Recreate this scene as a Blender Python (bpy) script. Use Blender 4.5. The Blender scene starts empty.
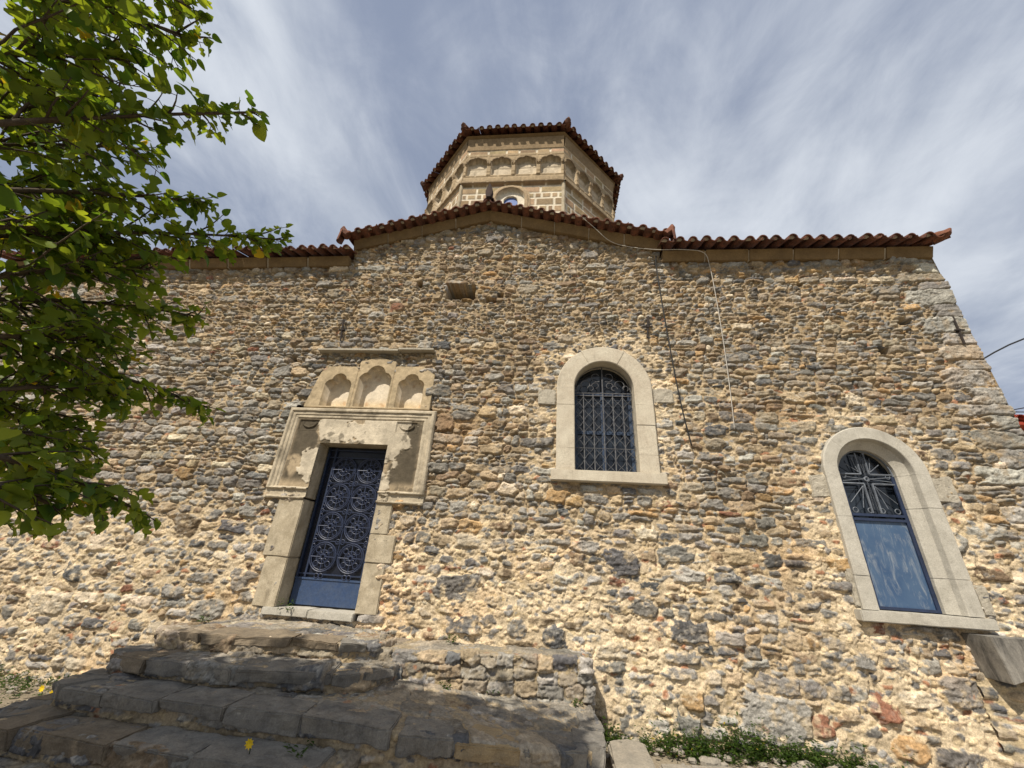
import bpy, bmesh, math, random
import numpy as np
from mathutils import Vector, Matrix
R = math.radians
random.seed(7)
RNG = np.random.default_rng(11)
scene = bpy.context.scene
COL = scene.collection

# ------------------------------------------------------------------ camera
cam_d = bpy.data.cameras.new('camera')
cam = bpy.data.objects.new('camera', cam_d)
COL.objects.link(cam)
cam_d.sensor_width = 36.0
cam_d.lens = 386.0 / 1024.0 * 36.0
cam_d.clip_start = 0.05
cam_d.clip_end = 3000
_r = Vector((0.99455951, 0.0848961, 0.06036591))
_u = Vector((-0.01864386, -0.42507024, 0.90496834))
_f = Vector((-0.10248804, 0.90117032, 0.42117485))
cam.matrix_world = Matrix(((_r.x, _u.x, -_f.x, 0.0), (_r.y, _u.y, -_f.y, -5.249), (_r.z, _u.z, -_f.z, 1.6), (0, 0, 0, 1)))
scene.camera = cam

# ------------------------------------------------------------------ sun and sky
SUN = Vector((-0.36, -0.70, 1.0)).normalized()
world = bpy.data.worlds.new('World')
scene.world = world
world.use_nodes = True
nt = world.node_tree
nt.nodes.clear()
def wn(t, **k):
    n = nt.nodes.new(t)
    for a, b in k.items():
        setattr(n, a, b)
    return n
wout = wn('ShaderNodeOutputWorld')
bg = wn('ShaderNodeBackground')
bg.inputs['Strength'].default_value = 0.10
sky = wn('ShaderNodeTexSky', sky_type='NISHITA', sun_disc=False)
sky.sun_elevation = math.asin(SUN.z)
sky.sun_rotation = math.atan2(SUN.x, SUN.y) % (2 * math.pi)
sky.altitude = 300
sky.dust_density = 1.5
tc = wn('ShaderNodeTexCoord')
sep = wn('ShaderNodeSeparateXYZ')
nt.links.new(tc.outputs['Generated'], sep.inputs[0])
def wmath(op, a, b=None, clamp=False):
    n = wn('ShaderNodeMath', operation=op, use_clamp=clamp)
    for i, v in enumerate((a, b)):
        if v is None:
            continue
        if isinstance(v, (int, float)):
            n.inputs[i].default_value = v
        else:
            nt.links.new(v, n.inputs[i])
    return n.outputs[0]
zc = wmath('ADD', wmath('MAXIMUM', sep.outputs[2], 0.0), 0.12)
px_ = wmath('DIVIDE', sep.outputs[0], zc)
py_ = wmath('DIVIDE', sep.outputs[1], zc)
def wnoise(sx, sy, scale, detail, rough, dist, off):
    c = wn('ShaderNodeCombineXYZ')
    nt.links.new(wmath('MULTIPLY', px_, sx), c.inputs[0])
    nt.links.new(wmath('MULTIPLY', py_, sy), c.inputs[1])
    c.inputs[2].default_value = off
    n = wn('ShaderNodeTexNoise')
    n.inputs['Scale'].default_value = scale
    n.inputs['Detail'].default_value = detail
    n.inputs['Roughness'].default_value = rough
    n.inputs['Distortion'].default_value = dist
    nt.links.new(c.outputs[0], n.inputs['Vector'])
    return n.outputs['Fac']
def wramp(v, stops):
    n = wn('ShaderNodeValToRGB')
    e = n.color_ramp.elements
    while len(e) < len(stops):
        e.new(0.5)
    for i, (p, c) in enumerate(stops):
        e[i].position = p
        e[i].color = (*c, 1) if not isinstance(c, (int, float)) else (c, c, c, 1)
    n.color_ramp.interpolation = 'EASE'
    nt.links.new(v, n.inputs[0])
    return n.outputs[0]
def wmix(f, a, b):
    n = wn('ShaderNodeMix', data_type='RGBA')
    if isinstance(f, (int, float)):
        n.inputs[0].default_value = f
    else:
        nt.links.new(f, n.inputs[0])
    for i, v in ((6, a), (7, b)):
        if isinstance(v, tuple):
            n.inputs[i].default_value = (*v, 1)
        else:
            nt.links.new(v, n.inputs[i])
    return n.outputs[2]
n_big = wnoise(1.0, 0.8, 0.95, 3, 0.5, 0.6, 5.3)
n_str = wnoise(1.7, 0.75, 1.6, 7, 0.6, 0.9, 7.7)
n_fine = wnoise(1.3, 1.0, 3.6, 7, 0.62, 0.6, 1.3)
veil = wmath('ADD', wmath('MULTIPLY', n_str, 0.40), wmath('MULTIPLY', n_big, 0.60))
veil = wmath('ADD', veil, wmath('MULTIPLY', wmath('SUBTRACT', n_fine, 0.5), 0.28))
grey_deck = wmix(wramp(n_big, ((0.36, 0.0), (0.64, 1.0))), (2.6, 3.05, 4.1), (3.7, 4.15, 5.0))
base_sky = wmix(0.88, sky.outputs[0], grey_deck)
cloud = wmix(wramp(veil, ((0.33, 0.0), (0.67, 0.95))), base_sky, (6.3, 6.7, 7.3))
nt.links.new(cloud, bg.inputs['Color'])
nt.links.new(bg.outputs[0], wout.inputs[0])

sun_d = bpy.data.lights.new('sun', 'SUN')
sun_d.energy = 5.0
sun_d.angle = R(0.5)
sun_d.color = (1.0, 0.92, 0.79)
sun = bpy.data.objects.new('sun', sun_d)
COL.objects.link(sun)
sun.rotation_euler = (-SUN).to_track_quat('-Z', 'Y').to_euler()
sun.location = SUN * 60

vs = scene.view_settings
scene.display_settings.display_device = 'sRGB'
vs.view_transform = 'Standard'
vs.look = 'None'
vs.gamma = 1.0
vs.use_curve_mapping = False
vs.exposure = 0.20
scene.cycles.max_bounces = 6
scene.cycles.diffuse_bounces = 3
scene.cycles.use_denoising = True

# ------------------------------------------------------------------ helpers
def tag(o, label=None, cat=None, group=None, kind=None):
    if label: o['label'] = label
    if cat: o['category'] = cat
    if group: o['group'] = group
    if kind: o['kind'] = kind
    return o
def empty(name, loc, label, cat, group=None):
    o = bpy.data.objects.new(name, None)
    o.location = loc
    o.empty_display_size = 0.3
    COL.objects.link(o)
    return tag(o, label, cat, group)
def link_obj(name, me, mat, parent=None):
    o = bpy.data.objects.new(name, me)
    COL.objects.link(o)
    if mat: me.materials.append(mat)
    if parent is not None:
        o.parent = parent
        o.location = -parent_world(parent)
    return o
def parent_world(p):
    v = Vector((0, 0, 0))
    while p is not None:
        v = v + p.location
        p = p.parent
    return v

def part_root(name, loc, parent):
    o = bpy.data.objects.new(name, None); o.empty_display_size = 0.2
    COL.objects.link(o); o.parent = parent; o.location = Vector(loc) - parent_world(parent)
    return o

def roughen(o, amp, scale=.12, size=.03, seed=1):
    me = o.data; bm = bmesh.new(); bm.from_mesh(me)
    for _ in range(4):
        ed = [e for e in bm.edges if e.calc_length() > size * 1.6]
        if not ed: break
        bmesh.ops.subdivide_edges(bm, edges=ed, cuts=1, use_grid_fill=True)
    bm.normal_update()
    c = np.array([v.co[:] for v in bm.verts]); nn = np.array([v.normal[:] for v in bm.verts])
    a = fbm(c[:, 0] + c[:, 1] * .7, c[:, 2] + c[:, 1] * .4, scale, 4, seed, .6) + .8 * np.minimum(0, fbm(c[:, 0] - c[:, 1], c[:, 2] + 9, scale * .6, 3, seed + 1) + .15)
    c = c + nn * (a * amp)[:, None]
    for v, q in zip(bm.verts, c): v.co = q
    bm.to_mesh(me); bm.free(); me.update()
    return o

class MB:
    """collects geometry in world coordinates"""
    def __init__(self): self.v = []; self.f = []; self.c = None
    def add(self, vs, fs):
        o = len(self.v); self.v.extend([tuple(x) for x in vs]); self.f.extend([tuple(i + o for i in f) for f in fs])
    def box(self, x0, x1, y0, y1, z0, z1):
        vs = [(x, y, z) for x in (x0, x1) for y in (y0, y1) for z in (z0, z1)]
        self.add(vs, [(0, 1, 3, 2), (4, 6, 7, 5), (0, 4, 5, 1), (2, 3, 7, 6), (0, 2, 6, 4), (1, 5, 7, 3)])
    def hexa(self, p):   # 8 points: bottom 4, top 4
        self.add(p, [(3, 2, 1, 0), (4, 5, 6, 7), (0, 1, 5, 4), (1, 2, 6, 5), (2, 3, 7, 6), (3, 0, 4, 7)])
    def tube(self, pts, r, seg=6, cap=True):
        pts = [Vector(p) for p in pts]; n = len(pts)
        rs = r if isinstance(r, (list, tuple)) else [r] * n
        up = Vector((0.13, 0.31, 0.94)).normalized(); base = len(self.v); a = None
        for i, p in enumerate(pts):
            t = (pts[min(i + 1, n - 1)] - pts[max(i - 1, 0)])
            if t.length < 1e-9: t = Vector((0, 0, 1))
            t.normalize()
            if a is None:
                a = t.cross(up)
                if a.length < 0.1: a = t.cross(Vector((1, 0, 0)))
            a = (a - t * a.dot(t)).normalized(); b = t.cross(a)
            for k in range(seg):
                w = 2 * math.pi * k / seg
                q = p + (a * math.cos(w) + b * math.sin(w)) * rs[i]
                self.v.append(tuple(q))
        for i in range(n - 1):
            for k in range(seg):
                k2 = (k + 1) % seg
                self.f.append((base + i * seg + k, base + i * seg + k2, base + (i + 1) * seg + k2, base + (i + 1) * seg + k))
        if cap:
            self.f.append(tuple(base + k for k in reversed(range(seg))))
            self.f.append(tuple(base + (n - 1) * seg + k for k in range(seg)))
    def ring(self, c, rad, r, ax=(1, 0, 0), ay=(0, 0, 1), n=20, seg=5, a0=0.0, a1=2 * math.pi):
        c = Vector(c); ax = Vector(ax); ay = Vector(ay)
        self.tube([c + ax * (rad * math.cos(a0 + (a1 - a0) * k / n)) + ay * (rad * math.sin(a0 + (a1 - a0) * k / n)) for k in range(n + 1)], r, seg)
    def build(self, name, mat, parent=None, smooth=False, bevel=0.0):
        me = bpy.data.meshes.new(name)
        me.from_pydata(self.v, [], self.f)
        bm = bmesh.new(); bm.from_mesh(me)
        bmesh.ops.recalc_face_normals(bm, faces=bm.faces)
        if bevel > 0:
            bmesh.ops.bevel(bm, geom=list(bm.edges), offset=bevel, segments=2, affect='EDGES', clamp_overlap=True)
        bm.to_mesh(me); bm.free()
        if smooth: me.polygons.foreach_set('use_smooth', [True] * len(me.polygons))
        me.update()
        return link_obj(name, me, mat, parent)

def grid_mesh(name, P, colr, mat, parent=None, face_mask=None, smooth=True, flip=False):
    """P: (nv,nu,3) points, colr: (nv,nu,3) base colours, face_mask: (nv-1,nu-1) faces to keep"""
    nv, nu = P.shape[:2]
    idx = np.arange(nv * nu).reshape(nv, nu)
    q = np.stack([idx[:-1, :-1], idx[:-1, 1:], idx[1:, 1:], idx[1:, :-1]], -1)
    if flip: q = q[..., ::-1]
    q = q[face_mask] if face_mask is not None else q.reshape(-1, 4)
    used = np.zeros(nv * nu, bool); used[q.ravel()] = True
    remap = np.cumsum(used) - 1
    q = remap[q]
    V = P.reshape(-1, 3)[used]
    C = colr.reshape(-1, 3)[used]
    me = bpy.data.meshes.new(name)
    me.vertices.add(len(V)); me.vertices.foreach_set('co', V.astype(np.float32).ravel())
    me.loops.add(q.size); me.loops.foreach_set('vertex_index', q.astype(np.int32).ravel())
    me.polygons.add(len(q))
    me.polygons.foreach_set('loop_start', (np.arange(len(q)) * 4).astype(np.int32))
    me.polygons.foreach_set('loop_total', np.full(len(q), 4, np.int32))
    me.polygons.foreach_set('use_smooth', np.full(len(q), smooth, bool))
    me.update(calc_edges=True); me.validate()
    at = me.attributes.new('stone_colour', 'FLOAT_COLOR', 'POINT')
    at.data.foreach_set('color', np.concatenate([C, np.ones((len(C), 1))], 1).astype(np.float32).ravel())
    return link_obj(name, me, mat, parent)

# ------------------------------------------------------------------ materials
def new_mat(name):
    m = bpy.data.materials.new(name); m.use_nodes = True
    n = m.node_tree; b = n.nodes['Principled BSDF']
    return m, n, b
def noise_node(n, scale, detail=4, rough=0.6, vec=None, dist=0):
    t = n.nodes.new('ShaderNodeTexNoise')
    t.inputs['Scale'].default_value = scale; t.inputs['Detail'].default_value = detail
    t.inputs['Roughness'].default_value = rough; t.inputs['Distortion'].default_value = dist
    if vec is not None: n.links.new(vec, t.inputs['Vector'])
    return t.outputs['Fac']
def ramp(n, v, stops):
    r = n.nodes.new('ShaderNodeValToRGB'); e = r.color_ramp.elements
    while len(e) < len(stops): e.new(0.5)
    for i, (p, c) in enumerate(stops):
        e[i].position = p; e[i].color = (c, c, c, 1) if isinstance(c, (int, float)) else (*c, 1)
    n.links.new(v, r.inputs[0]); return r.outputs[0]
def mixc(n, f, a, b, blend='MIX'):
    m = n.nodes.new('ShaderNodeMix'); m.data_type = 'RGBA'; m.blend_type = blend
    for i, v in ((0, f), (6, a), (7, b)):
        if isinstance(v, (int, float)): m.inputs[i].default_value = v
        elif isinstance(v, tuple): m.inputs[i].default_value = (*v, 1)
        else: n.links.new(v, m.inputs[i])
    return m.outputs[2]
def bump(n, b, h, strength, dist=0.01):
    k = n.nodes.new('ShaderNodeBump'); k.inputs['Strength'].default_value = strength; k.inputs['Distance'].default_value = dist
    n.links.new(h, k.inputs['Height']); n.links.new(k.outputs[0], b.inputs['Normal'])
def objvec(n):
    return n.nodes.new('ShaderNodeTexCoord').outputs['Object']

def mat_attr(name, grain=55, bstr=0.6, var=0.35, rough=0.92):
    m, n, b = new_mat(name)
    a = n.nodes.new('ShaderNodeAttribute'); a.attribute_name = 'stone_colour'
    v = objvec(n)
    g = noise_node(n, grain, 6, 0.7, v)
    g2 = noise_node(n, 13, 5, 0.65, v)
    c = mixc(n, 1.0, a.outputs['Color'], ramp(n, g, ((0.25, 1 - var), (0.75, 1 + var))), 'MULTIPLY')
    c = mixc(n, 1.0, c, ramp(n, g2, ((0.3, 0.84), (0.7, 1.16))), 'MULTIPLY')
    n.links.new(c, b.inputs['Base Color']); b.inputs['Roughness'].default_value = rough
    b.inputs['Specular IOR Level'].default_value = 0.2
    bump(n, b, g, bstr, 0.012)
    return m
def mat_plain(name, c1, c2=None, scale=12, grain=90, rough=0.8, metal=0.0, bstr=0.3, bdist=0.004, spec=0.3, detail=5):
    m, n, b = new_mat(name); v = objvec(n)
    c2 = c2 or tuple(x * 0.75 for x in c1)
    f = noise_node(n, scale, detail, 0.65, v)
    c = mixc(n, ramp(n, f, ((0.32, 0.0), (0.68, 1.0))), c1, c2)
    g = noise_node(n, grain, 4, 0.6, v)
    c = mixc(n, 1.0, c, ramp(n, g, ((0.3, 0.82), (0.7, 1.15))), 'MULTIPLY')
    n.links.new(c, b.inputs['Base Color']); b.inputs['Roughness'].default_value = rough
    b.inputs['Metallic'].default_value = metal; b.inputs['Specular IOR Level'].default_value = spec
    bump(n, b, g, bstr, bdist)
    return m

M_RUBBLE = mat_attr('rubble_masonry', 62, 0.75, 0.52)
M_RELIEF = mat_attr('worn_plaster', 80, 0.35, 0.22)
M_STEP = mat_attr('worn_step_stone', 38, 0.9, 0.45, 0.85)
M_DRUM = mat_attr('drum_ashlar', 60, 0.3, 0.22)
def mat_weathered(name, c1, c2, dark, lo=.5):
    m, n, b = new_mat(name); v = objvec(n)
    f = noise_node(n, 4.5, 6, 0.68, v, .4); g = noise_node(n, 95, 5, 0.65, v); h = noise_node(n, 22, 5, .7, v)
    mp = n.nodes.new('ShaderNodeMapping'); mp.inputs['Scale'].default_value = (9, 9, 1.4); n.links.new(v, mp.inputs[0])
    k = noise_node(n, 1.0, 6, .65, mp.outputs[0], .5)
    c = mixc(n, ramp(n, f, ((.35, 0.), (.65, 1.))), c1, c2)
    c = mixc(n, ramp(n, k, ((lo, 0.), (lo + .22, .55))), c, dark)
    c = mixc(n, ramp(n, h, ((.56, 0.), (.72, .5))), c, dark)
    c = mixc(n, 1.0, c, ramp(n, g, ((.28, .74), (.7, 1.16))), 'MULTIPLY')
    n.links.new(c, b.inputs['Base Color']); b.inputs['Roughness'].default_value = .9; b.inputs['Specular IOR Level'].default_value = .2
    bump(n, b, g, .4, .006)
    return m
M_WINSTONE = mat_weathered('pale_window_stone', (0.56, 0.505, 0.40), (0.46, 0.40, 0.31), (.30, .26, .20), .55)
M_GREYSTONE = mat_weathered('grey_window_stone', (0.49, 0.46, 0.395), (0.38, 0.355, 0.30), (.25, .23, .195), .55)
M_ROUGHSTONE = mat_plain('hammered_stone', (0.47, 0.425, 0.34), (0.33, 0.295, 0.235), 55, 160, 0.9, bstr=0.8, bdist=0.01)
M_JAMB = mat_weathered('old_jamb_stone', (0.50, 0.43, 0.315), (0.33, 0.275, 0.19), (.15, .125, .085), .52)
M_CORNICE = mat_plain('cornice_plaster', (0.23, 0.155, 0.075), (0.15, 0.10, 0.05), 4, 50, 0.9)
def mat_tile(name, a, b_, lich):
    m, n, b = new_mat(name); v = objvec(n)
    f = noise_node(n, 3.7, 3, .6, v); f2 = noise_node(n, 19, 5, .7, v); g = noise_node(n, 60, 4, .65, v)
    c = mixc(n, ramp(n, f, ((.38, 0.), (.62, 1.))), a, b_)
    c = mixc(n, ramp(n, f2, ((.42, 0.), (.62, .75))), c, (.055, .034, .027))
    c = mixc(n, ramp(n, g, ((.62, 0.), (.72, lich))), c, (.36, .31, .23))
    n.links.new(c, b.inputs['Base Color']); b.inputs['Roughness'].default_value = .88; b.inputs['Specular IOR Level'].default_value = .2
    bump(n, b, g, .6, .006)
    return m
M_TILE = mat_tile('terracotta', (0.21, 0.085, 0.05), (0.11, 0.046, 0.032), .6)
M_TILE_OLD = mat_tile('lichen_terracotta', (0.16, 0.07, 0.042), (0.08, 0.04, 0.03), .7)
M_MORTAR = mat_plain('lime_mortar', (0.50, 0.43, 0.33), (0.36, 0.31, 0.24), 14, 60, 0.95, bstr=0.7, bdist=0.01)
M_DARK = mat_plain('dark_interior', (0.02, 0.02, 0.022), None, 5, 40, 0.9)
M_BLUE = mat_plain('blue_painted_iron', (0.020, 0.034, 0.08), (0.012, 0.02, 0.045), 9, 60, 0.5, spec=0.5)
M_BLUEBACK = mat_plain('dark_blue_sheet', (0.006, 0.009, 0.024), (0.003, 0.005, 0.012), 6, 60, 0.4, spec=0.5)
M_GRILLE = mat_plain('door_scrollwork_paint', (0.032, 0.045, 0.095), (0.018, 0.027, 0.06), 20, 80, 0.5, spec=0.5)
M_BAR = mat_plain('pale_weathered_iron', (0.15, 0.15, 0.155), (0.05, 0.05, 0.056), 25, 90, 0.6)
M_IRON = mat_plain('rusty_iron', (0.045, 0.032, 0.026), (0.02, 0.017, 0.016), 20, 90, 0.8)
M_WIRE_B = mat_plain('black_cable', (0.02, 0.02, 0.02), None, 5, 40, 0.6)
M_WIRE_W = mat_plain('white_cable', (0.55, 0.52, 0.46), (0.42, 0.38, 0.33), 9, 40, 0.6)
M_CONC = None
M_BARK = mat_plain('bark', (0.10, 0.075, 0.05), (0.05, 0.038, 0.028), 20, 60, 0.95, bstr=0.8, bdist=0.01)

def mat_glass():
    m, n, b = new_mat('dark_window_glass'); v = objvec(n)
    f = noise_node(n, 3.5, 4, 0.6, v)
    n.links.new(mixc(n, ramp(n, f, ((0.4, 0.0), (0.7, 1.0))), (0.008, 0.010, 0.014), (0.02, 0.028, 0.04)), b.inputs['Base Color'])
    b.inputs['Roughness'].default_value = 0.12; b.inputs['Specular IOR Level'].default_value = 0.5
    return m
M_GLASS = mat_glass()
def mat_shutter():
    # blue painted sheet with chalky run marks
    m, n, b = new_mat('weathered_blue_panel'); v = objvec(n)
    mp = n.nodes.new('ShaderNodeMapping'); mp.inputs['Scale'].default_value = (13, 13, 3.6); n.links.new(v, mp.inputs[0])
    f = noise_node(n, 1.0, 8, 0.75, mp.outputs[0], 1.3)
    g = noise_node(n, 3.0, 4, 0.6, v)
    c = mixc(n, ramp(n, g, ((0.35, 0.0), (0.7, 1.0))), (0.035, 0.075, 0.155), (0.07, 0.12, 0.20))
    c = mixc(n, ramp(n, f, ((0.50, 0.0), (0.74, 0.7))), c, (0.33, 0.35, 0.36))
    n.links.new(c, b.inputs['Base Color']); b.inputs['Roughness'].default_value = 0.45
    return m
M_SHUTTER = mat_shutter()
def mat_concrete():
    m, n, b = new_mat('stained_concrete'); v = objvec(n)
    mp = n.nodes.new('ShaderNodeMapping'); mp.inputs['Scale'].default_value = (9, 9, 2.2); n.links.new(v, mp.inputs[0])
    f = noise_node(n, 1.0, 7, 0.68, mp.outputs[0], .7)
    g = noise_node(n, 70, 4, 0.6, v)
    c = mixc(n, ramp(n, f, ((0.36, 0.0), (0.64, 1.0))), (0.27, 0.25, 0.215), (0.07, 0.065, 0.058))
    c = mixc(n, 1.0, c, ramp(n, g, ((0.3, 0.85), (0.7, 1.12))), 'MULTIPLY')
    n.links.new(c, b.inputs['Base Color']); b.inputs['Roughness'].default_value = 0.9
    bump(n, b, g, 0.4, 0.006)
    return m
M_CONC = mat_concrete()
def mat_leaf(name, c1, c2, trans):
    m, n, b = new_mat(name)
    a = n.nodes.new('ShaderNodeAttribute'); a.attribute_name = 'leaf_tint'
    sepc = n.nodes.new('ShaderNodeSeparateColor'); n.links.new(a.outputs['Color'], sepc.inputs[0])
    c = mixc(n, sepc.outputs[0], c1, c2)
    c = mixc(n, ramp(n, sepc.outputs[1], ((0.990, 0.0), (0.995, 1.0))), c, (0.34, 0.25, 0.02))
    n.links.new(c, b.inputs['Base Color']); b.inputs['Roughness'].default_value = 0.5
    b.inputs['Specular IOR Level'].default_value = 0.25
    t = n.nodes.new('ShaderNodeBsdfTranslucent')
    n.links.new(mixc(n, 1.0, c, trans, 'MULTIPLY'), t.inputs['Color'])
    mx = n.nodes.new('ShaderNodeMixShader'); mx.inputs[0].default_value = 0.48
    n.links.new(b.outputs[0], mx.inputs[1]); n.links.new(t.outputs[0], mx.inputs[2])
    n.links.new(mx.outputs[0], n.nodes['Material Output'].inputs['Surface'])
    return m
M_LEAF = mat_leaf('mulberry_leaf', (0.05, 0.105, 0.018), (0.17, 0.22, 0.03), (2.8, 2.4, 0.8))
M_WEED = mat_leaf('weed_leaf', (0.025, 0.06, 0.010), (0.075, 0.12, 0.02), (1.3, 1.3, 0.8))
M_PETAL = mat_plain('yellow_petal', (0.75, 0.55, 0.02), (0.65, 0.42, 0.01), 20, 60, 0.6)

# ------------------------------------------------------------------ numpy noise and rubble
def fbm(U, V, scale, octaves=4, seed=0, gain=0.5):
    out = np.zeros(U.shape); amp = 1.0; tot = 0.0
    for o in range(octaves):
        s = scale / (2 ** o)
        r = np.random.default_rng(seed * 97 + o)
        tab = r.random((256, 256))
        a = U / s + 37.3 * o; b = V / s + 11.7 * o
        i = np.floor(a).astype(np.int64); j = np.floor(b).astype(np.int64)
        fa = a - i; fb = b - j
        fa = fa * fa * (3 - 2 * fa); fb = fb * fb * (3 - 2 * fb)
        i0 = i & 255; i1 = (i + 1) & 255; j0 = j & 255; j1 = (j + 1) & 255
        out += amp * ((tab[i0, j0] * (1 - fa) + tab[i1, j0] * fa) * (1 - fb) + (tab[i0, j1] * (1 - fa) + tab[i1, j1] * fa) * fb)
        tot += amp; amp *= gain
    return out / tot * 2 - 1      # about -1..1
def sstep(a, b, x):
    t = np.clip((x - a) / (b - a), 0, 1); return t * t * (3 - 2 * t)

PAL = {'G': (0.195, 0.182, 0.163), 'L': (0.33, 0.31, 0.275), 'D': (0.115, 0.114, 0.114), 'T': (0.37, 0.285, 0.185), 'C': (0.52, 0.44, 0.325),
       'O': (0.38, 0.25, 0.125), 'R': (0.25, 0.12, 0.075), 'B': (0.215, 0.155, 0.10), 'W': (0.44, 0.41, 0.34), 'K': (0.285, 0.24, 0.18)}
def cells(U, V, su, sv, seed):
    """jittered cell noise: nearest and second nearest distance, two random values per cell"""
    r = np.random.default_rng(seed); T = r.random((4, 256, 256))
    a = U / su; b = V / sv; i = np.floor(a).astype(np.int64); j = np.floor(b).astype(np.int64)
    F1 = np.full(U.shape, 9.0); F2 = np.full(U.shape, 9.0); R1 = np.zeros(U.shape); R2 = np.zeros(U.shape)
    for dj in (-1, 0, 1):
        for di in (-1, 0, 1):
            ii = (i + di) & 255; jj = (j + dj) & 255
            d = np.hypot(i + di + T[0, ii, jj] - a, j + dj + T[1, ii, jj] - b)
            n = d < F1
            F2 = np.where(n, F1, np.minimum(F2, d)); F1 = np.where(n, d, F1)
            R1 = np.where(n, T[2, ii, jj], R1); R2 = np.where(n, T[3, ii, jj], R2)
    return F1, F2, R1, R2
def clear_inside(seeds, big, k=0.9):
    """drop the small seeds that lie inside the larger stones, then add the larger stones"""
    S = np.array([q[:2] for q in seeds]); ok = np.ones(len(seeds), bool); kept = []
    for b in big:
        if any(abs(b[0] - q[0]) < (b[2] + q[2]) * .8 and abs(b[1] - q[1]) < (b[3] + q[3]) * .8 for q in kept): continue
        kept.append(b)
        ok &= ~((np.abs(S[:, 0] - b[0]) < b[2] * k + .03) & (np.abs(S[:, 1] - b[1]) < b[3] * k + .02))
    return [q for q, o in zip(seeds, ok) if o] + kept
def rubble(U, V, d, seeds, warp=0.03, joint=0.012, level=None, mcol=None, seed=1, dome=0.02, rough=0.006, mrough=0.009, capd=1.14, facet=1.0, smear=0.55):
    """U,V regular grids with spacing d; seeds = list of (u,v,w,h,rot,p,protrusion,colour). Returns height and colour."""
    nv, nu = U.shape
    u0 = U[0, 0]; v0 = V[0, 0]
    Wu = U + warp * fbm(U, V, 0.30, 3, seed) + 0.4 * warp * fbm(U, V, 0.07, 2, seed + 1)
    Wv = V + 0.7 * warp * fbm(U, V, 0.26, 3, seed + 2) + 0.3 * warp * fbm(U, V, 0.06, 2, seed + 3)
    F1 = np.full(U.shape, 9.0); F2 = np.full(U.shape, 9.0); I = np.zeros(U.shape, np.int32)
    for k, (su, sv, w, h, rot, p, pr, c) in enumerate(seeds):
        ru = w * 1.75 + warp * 1.5; rv = h * 1.9 + warp * 1.5
        a0 = max(0, int((su - ru - u0) / d)); a1 = min(nu, int((su + ru - u0) / d) + 2)
        b0 = max(0, int((sv - rv - v0) / d)); b1 = min(nv, int((sv + rv - v0) / d) + 2)
        if a1 <= a0 or b1 <= b0: continue
        du = Wu[b0:b1, a0:a1] - su; dv = Wv[b0:b1, a0:a1] - sv
        if rot:
            cr, sr = math.cos(rot), math.sin(rot); du, dv = du * cr + dv * sr, dv * cr - du * sr
        D = (np.abs(du / w) ** p + np.abs(dv / h) ** p) ** (1.0 / p)
        f1 = F1[b0:b1, a0:a1]; f2 = F2[b0:b1, a0:a1]; ii = I[b0:b1, a0:a1]
        near = D < f1
        f2[...] = np.where(near, f1, np.minimum(f2, D))
        ii[near] = k
        f1[...] = np.where(near, D, f1)
    S = np.array([s[:7] for s in seeds]); Cc = np.array([s[7] for s in seeds])
    hh = np.minimum(S[I, 2], S[I, 3])
    e = np.minimum((F2 - F1) * 0.5, (capd - F1)) * hh
    e = e + 0.006 * fbm(U, V, 0.05, 3, seed + 9, 0.65)
    prot = S[I, 6]
    r = np.random.default_rng(seed + 5); tilt = r.normal(0, 0.10, (len(seeds), 2))
    du = U - S[I, 0]; dv = V - S[I, 1]
    f = fbm(U, V, 0.09, 4, seed + 6, 0.55); f2_ = fbm(U, V, 0.022, 2, seed + 16)
    ff1, ff2, fr, fq = cells(Wu + .3 * Wv, Wv - .12 * Wu, 0.11 * facet, 0.042 * facet, seed + 21)   # broken facets
    hs = -0.050 + prot + (0.050 + dome) * sstep(-0.004, joint * 2.6, e) + dome * 0.5 * (1 - np.clip(F1, 0, 1) ** 2) + (tilt[I, 0] * du + tilt[I, 1] * dv)
    hs = hs + rough * f + rough * 0.6 * f2_ + rough * (1.1 if facet < 1.3 else 2.0) * (fr - 0.5)
    lev = level if level is not None else -0.012
    fm = fbm(U, V, 0.11, 4, seed + 7, 0.6)
    cf1, cf2, cr, cq = cells(Wu, Wv, 0.085, 0.05, seed + 22)                        # small chips bedded in the mortar
    chip = sstep(0.03, 0.28, cf2 - cf1) * (cq > 0.40)
    hm = lev + mrough * fm + mrough * 0.9 * fbm(U, V, 0.03, 3, seed + 8, 0.7) + chip * (0.004 + 0.018 * (cr - 0.25))
    hm = hm - 0.020 * sstep(0.09, 0.0, np.abs(fbm(U, V, 0.17, 3, seed + 31, .6))) * sstep(-.2, .3, fbm(U, V, .8, 2, seed + 32))   # shrinkage cracks
    H = np.maximum(hs, hm)
    cs = Cc[I]
    vein = fbm(U + 0.4 * V, V * 2.2, 0.16, 4, seed + 10, 0.6)
    cs = cs * (1 + 0.34 * vein + 0.24 * f + 0.35 * (fr - .5))[..., None]
    mc = mcol if mcol is not None else np.array((0.5, 0.4, 0.27))
    mc0 = mc
    mc = mc * np.array((1.0, 1.0, 1.0)) * (1 + 0.34 * fm + 0.18 * fbm(U, V, 0.5, 3, seed + 11))[..., None]
    tint = np.stack([0.78 + .5 * cr, 0.76 + .5 * cr + .05 * (cq - .7), 0.72 + .52 * cr + .3 * (cq - .7)], -1)
    grey = (cq > .86)[..., None]
    red = ((cq > .83) & (cq <= .86))[..., None]
    chipc = np.where(grey, np.array((.20, .19, .175)) * (0.7 + .8 * cr[..., None]), np.where(red, np.array((.30, .155, .09)) * (.7 + .7 * cr[..., None]), mc0 * tint))
    mc = mc * (1 - chip[..., None]) + chipc * chip[..., None]
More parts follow.
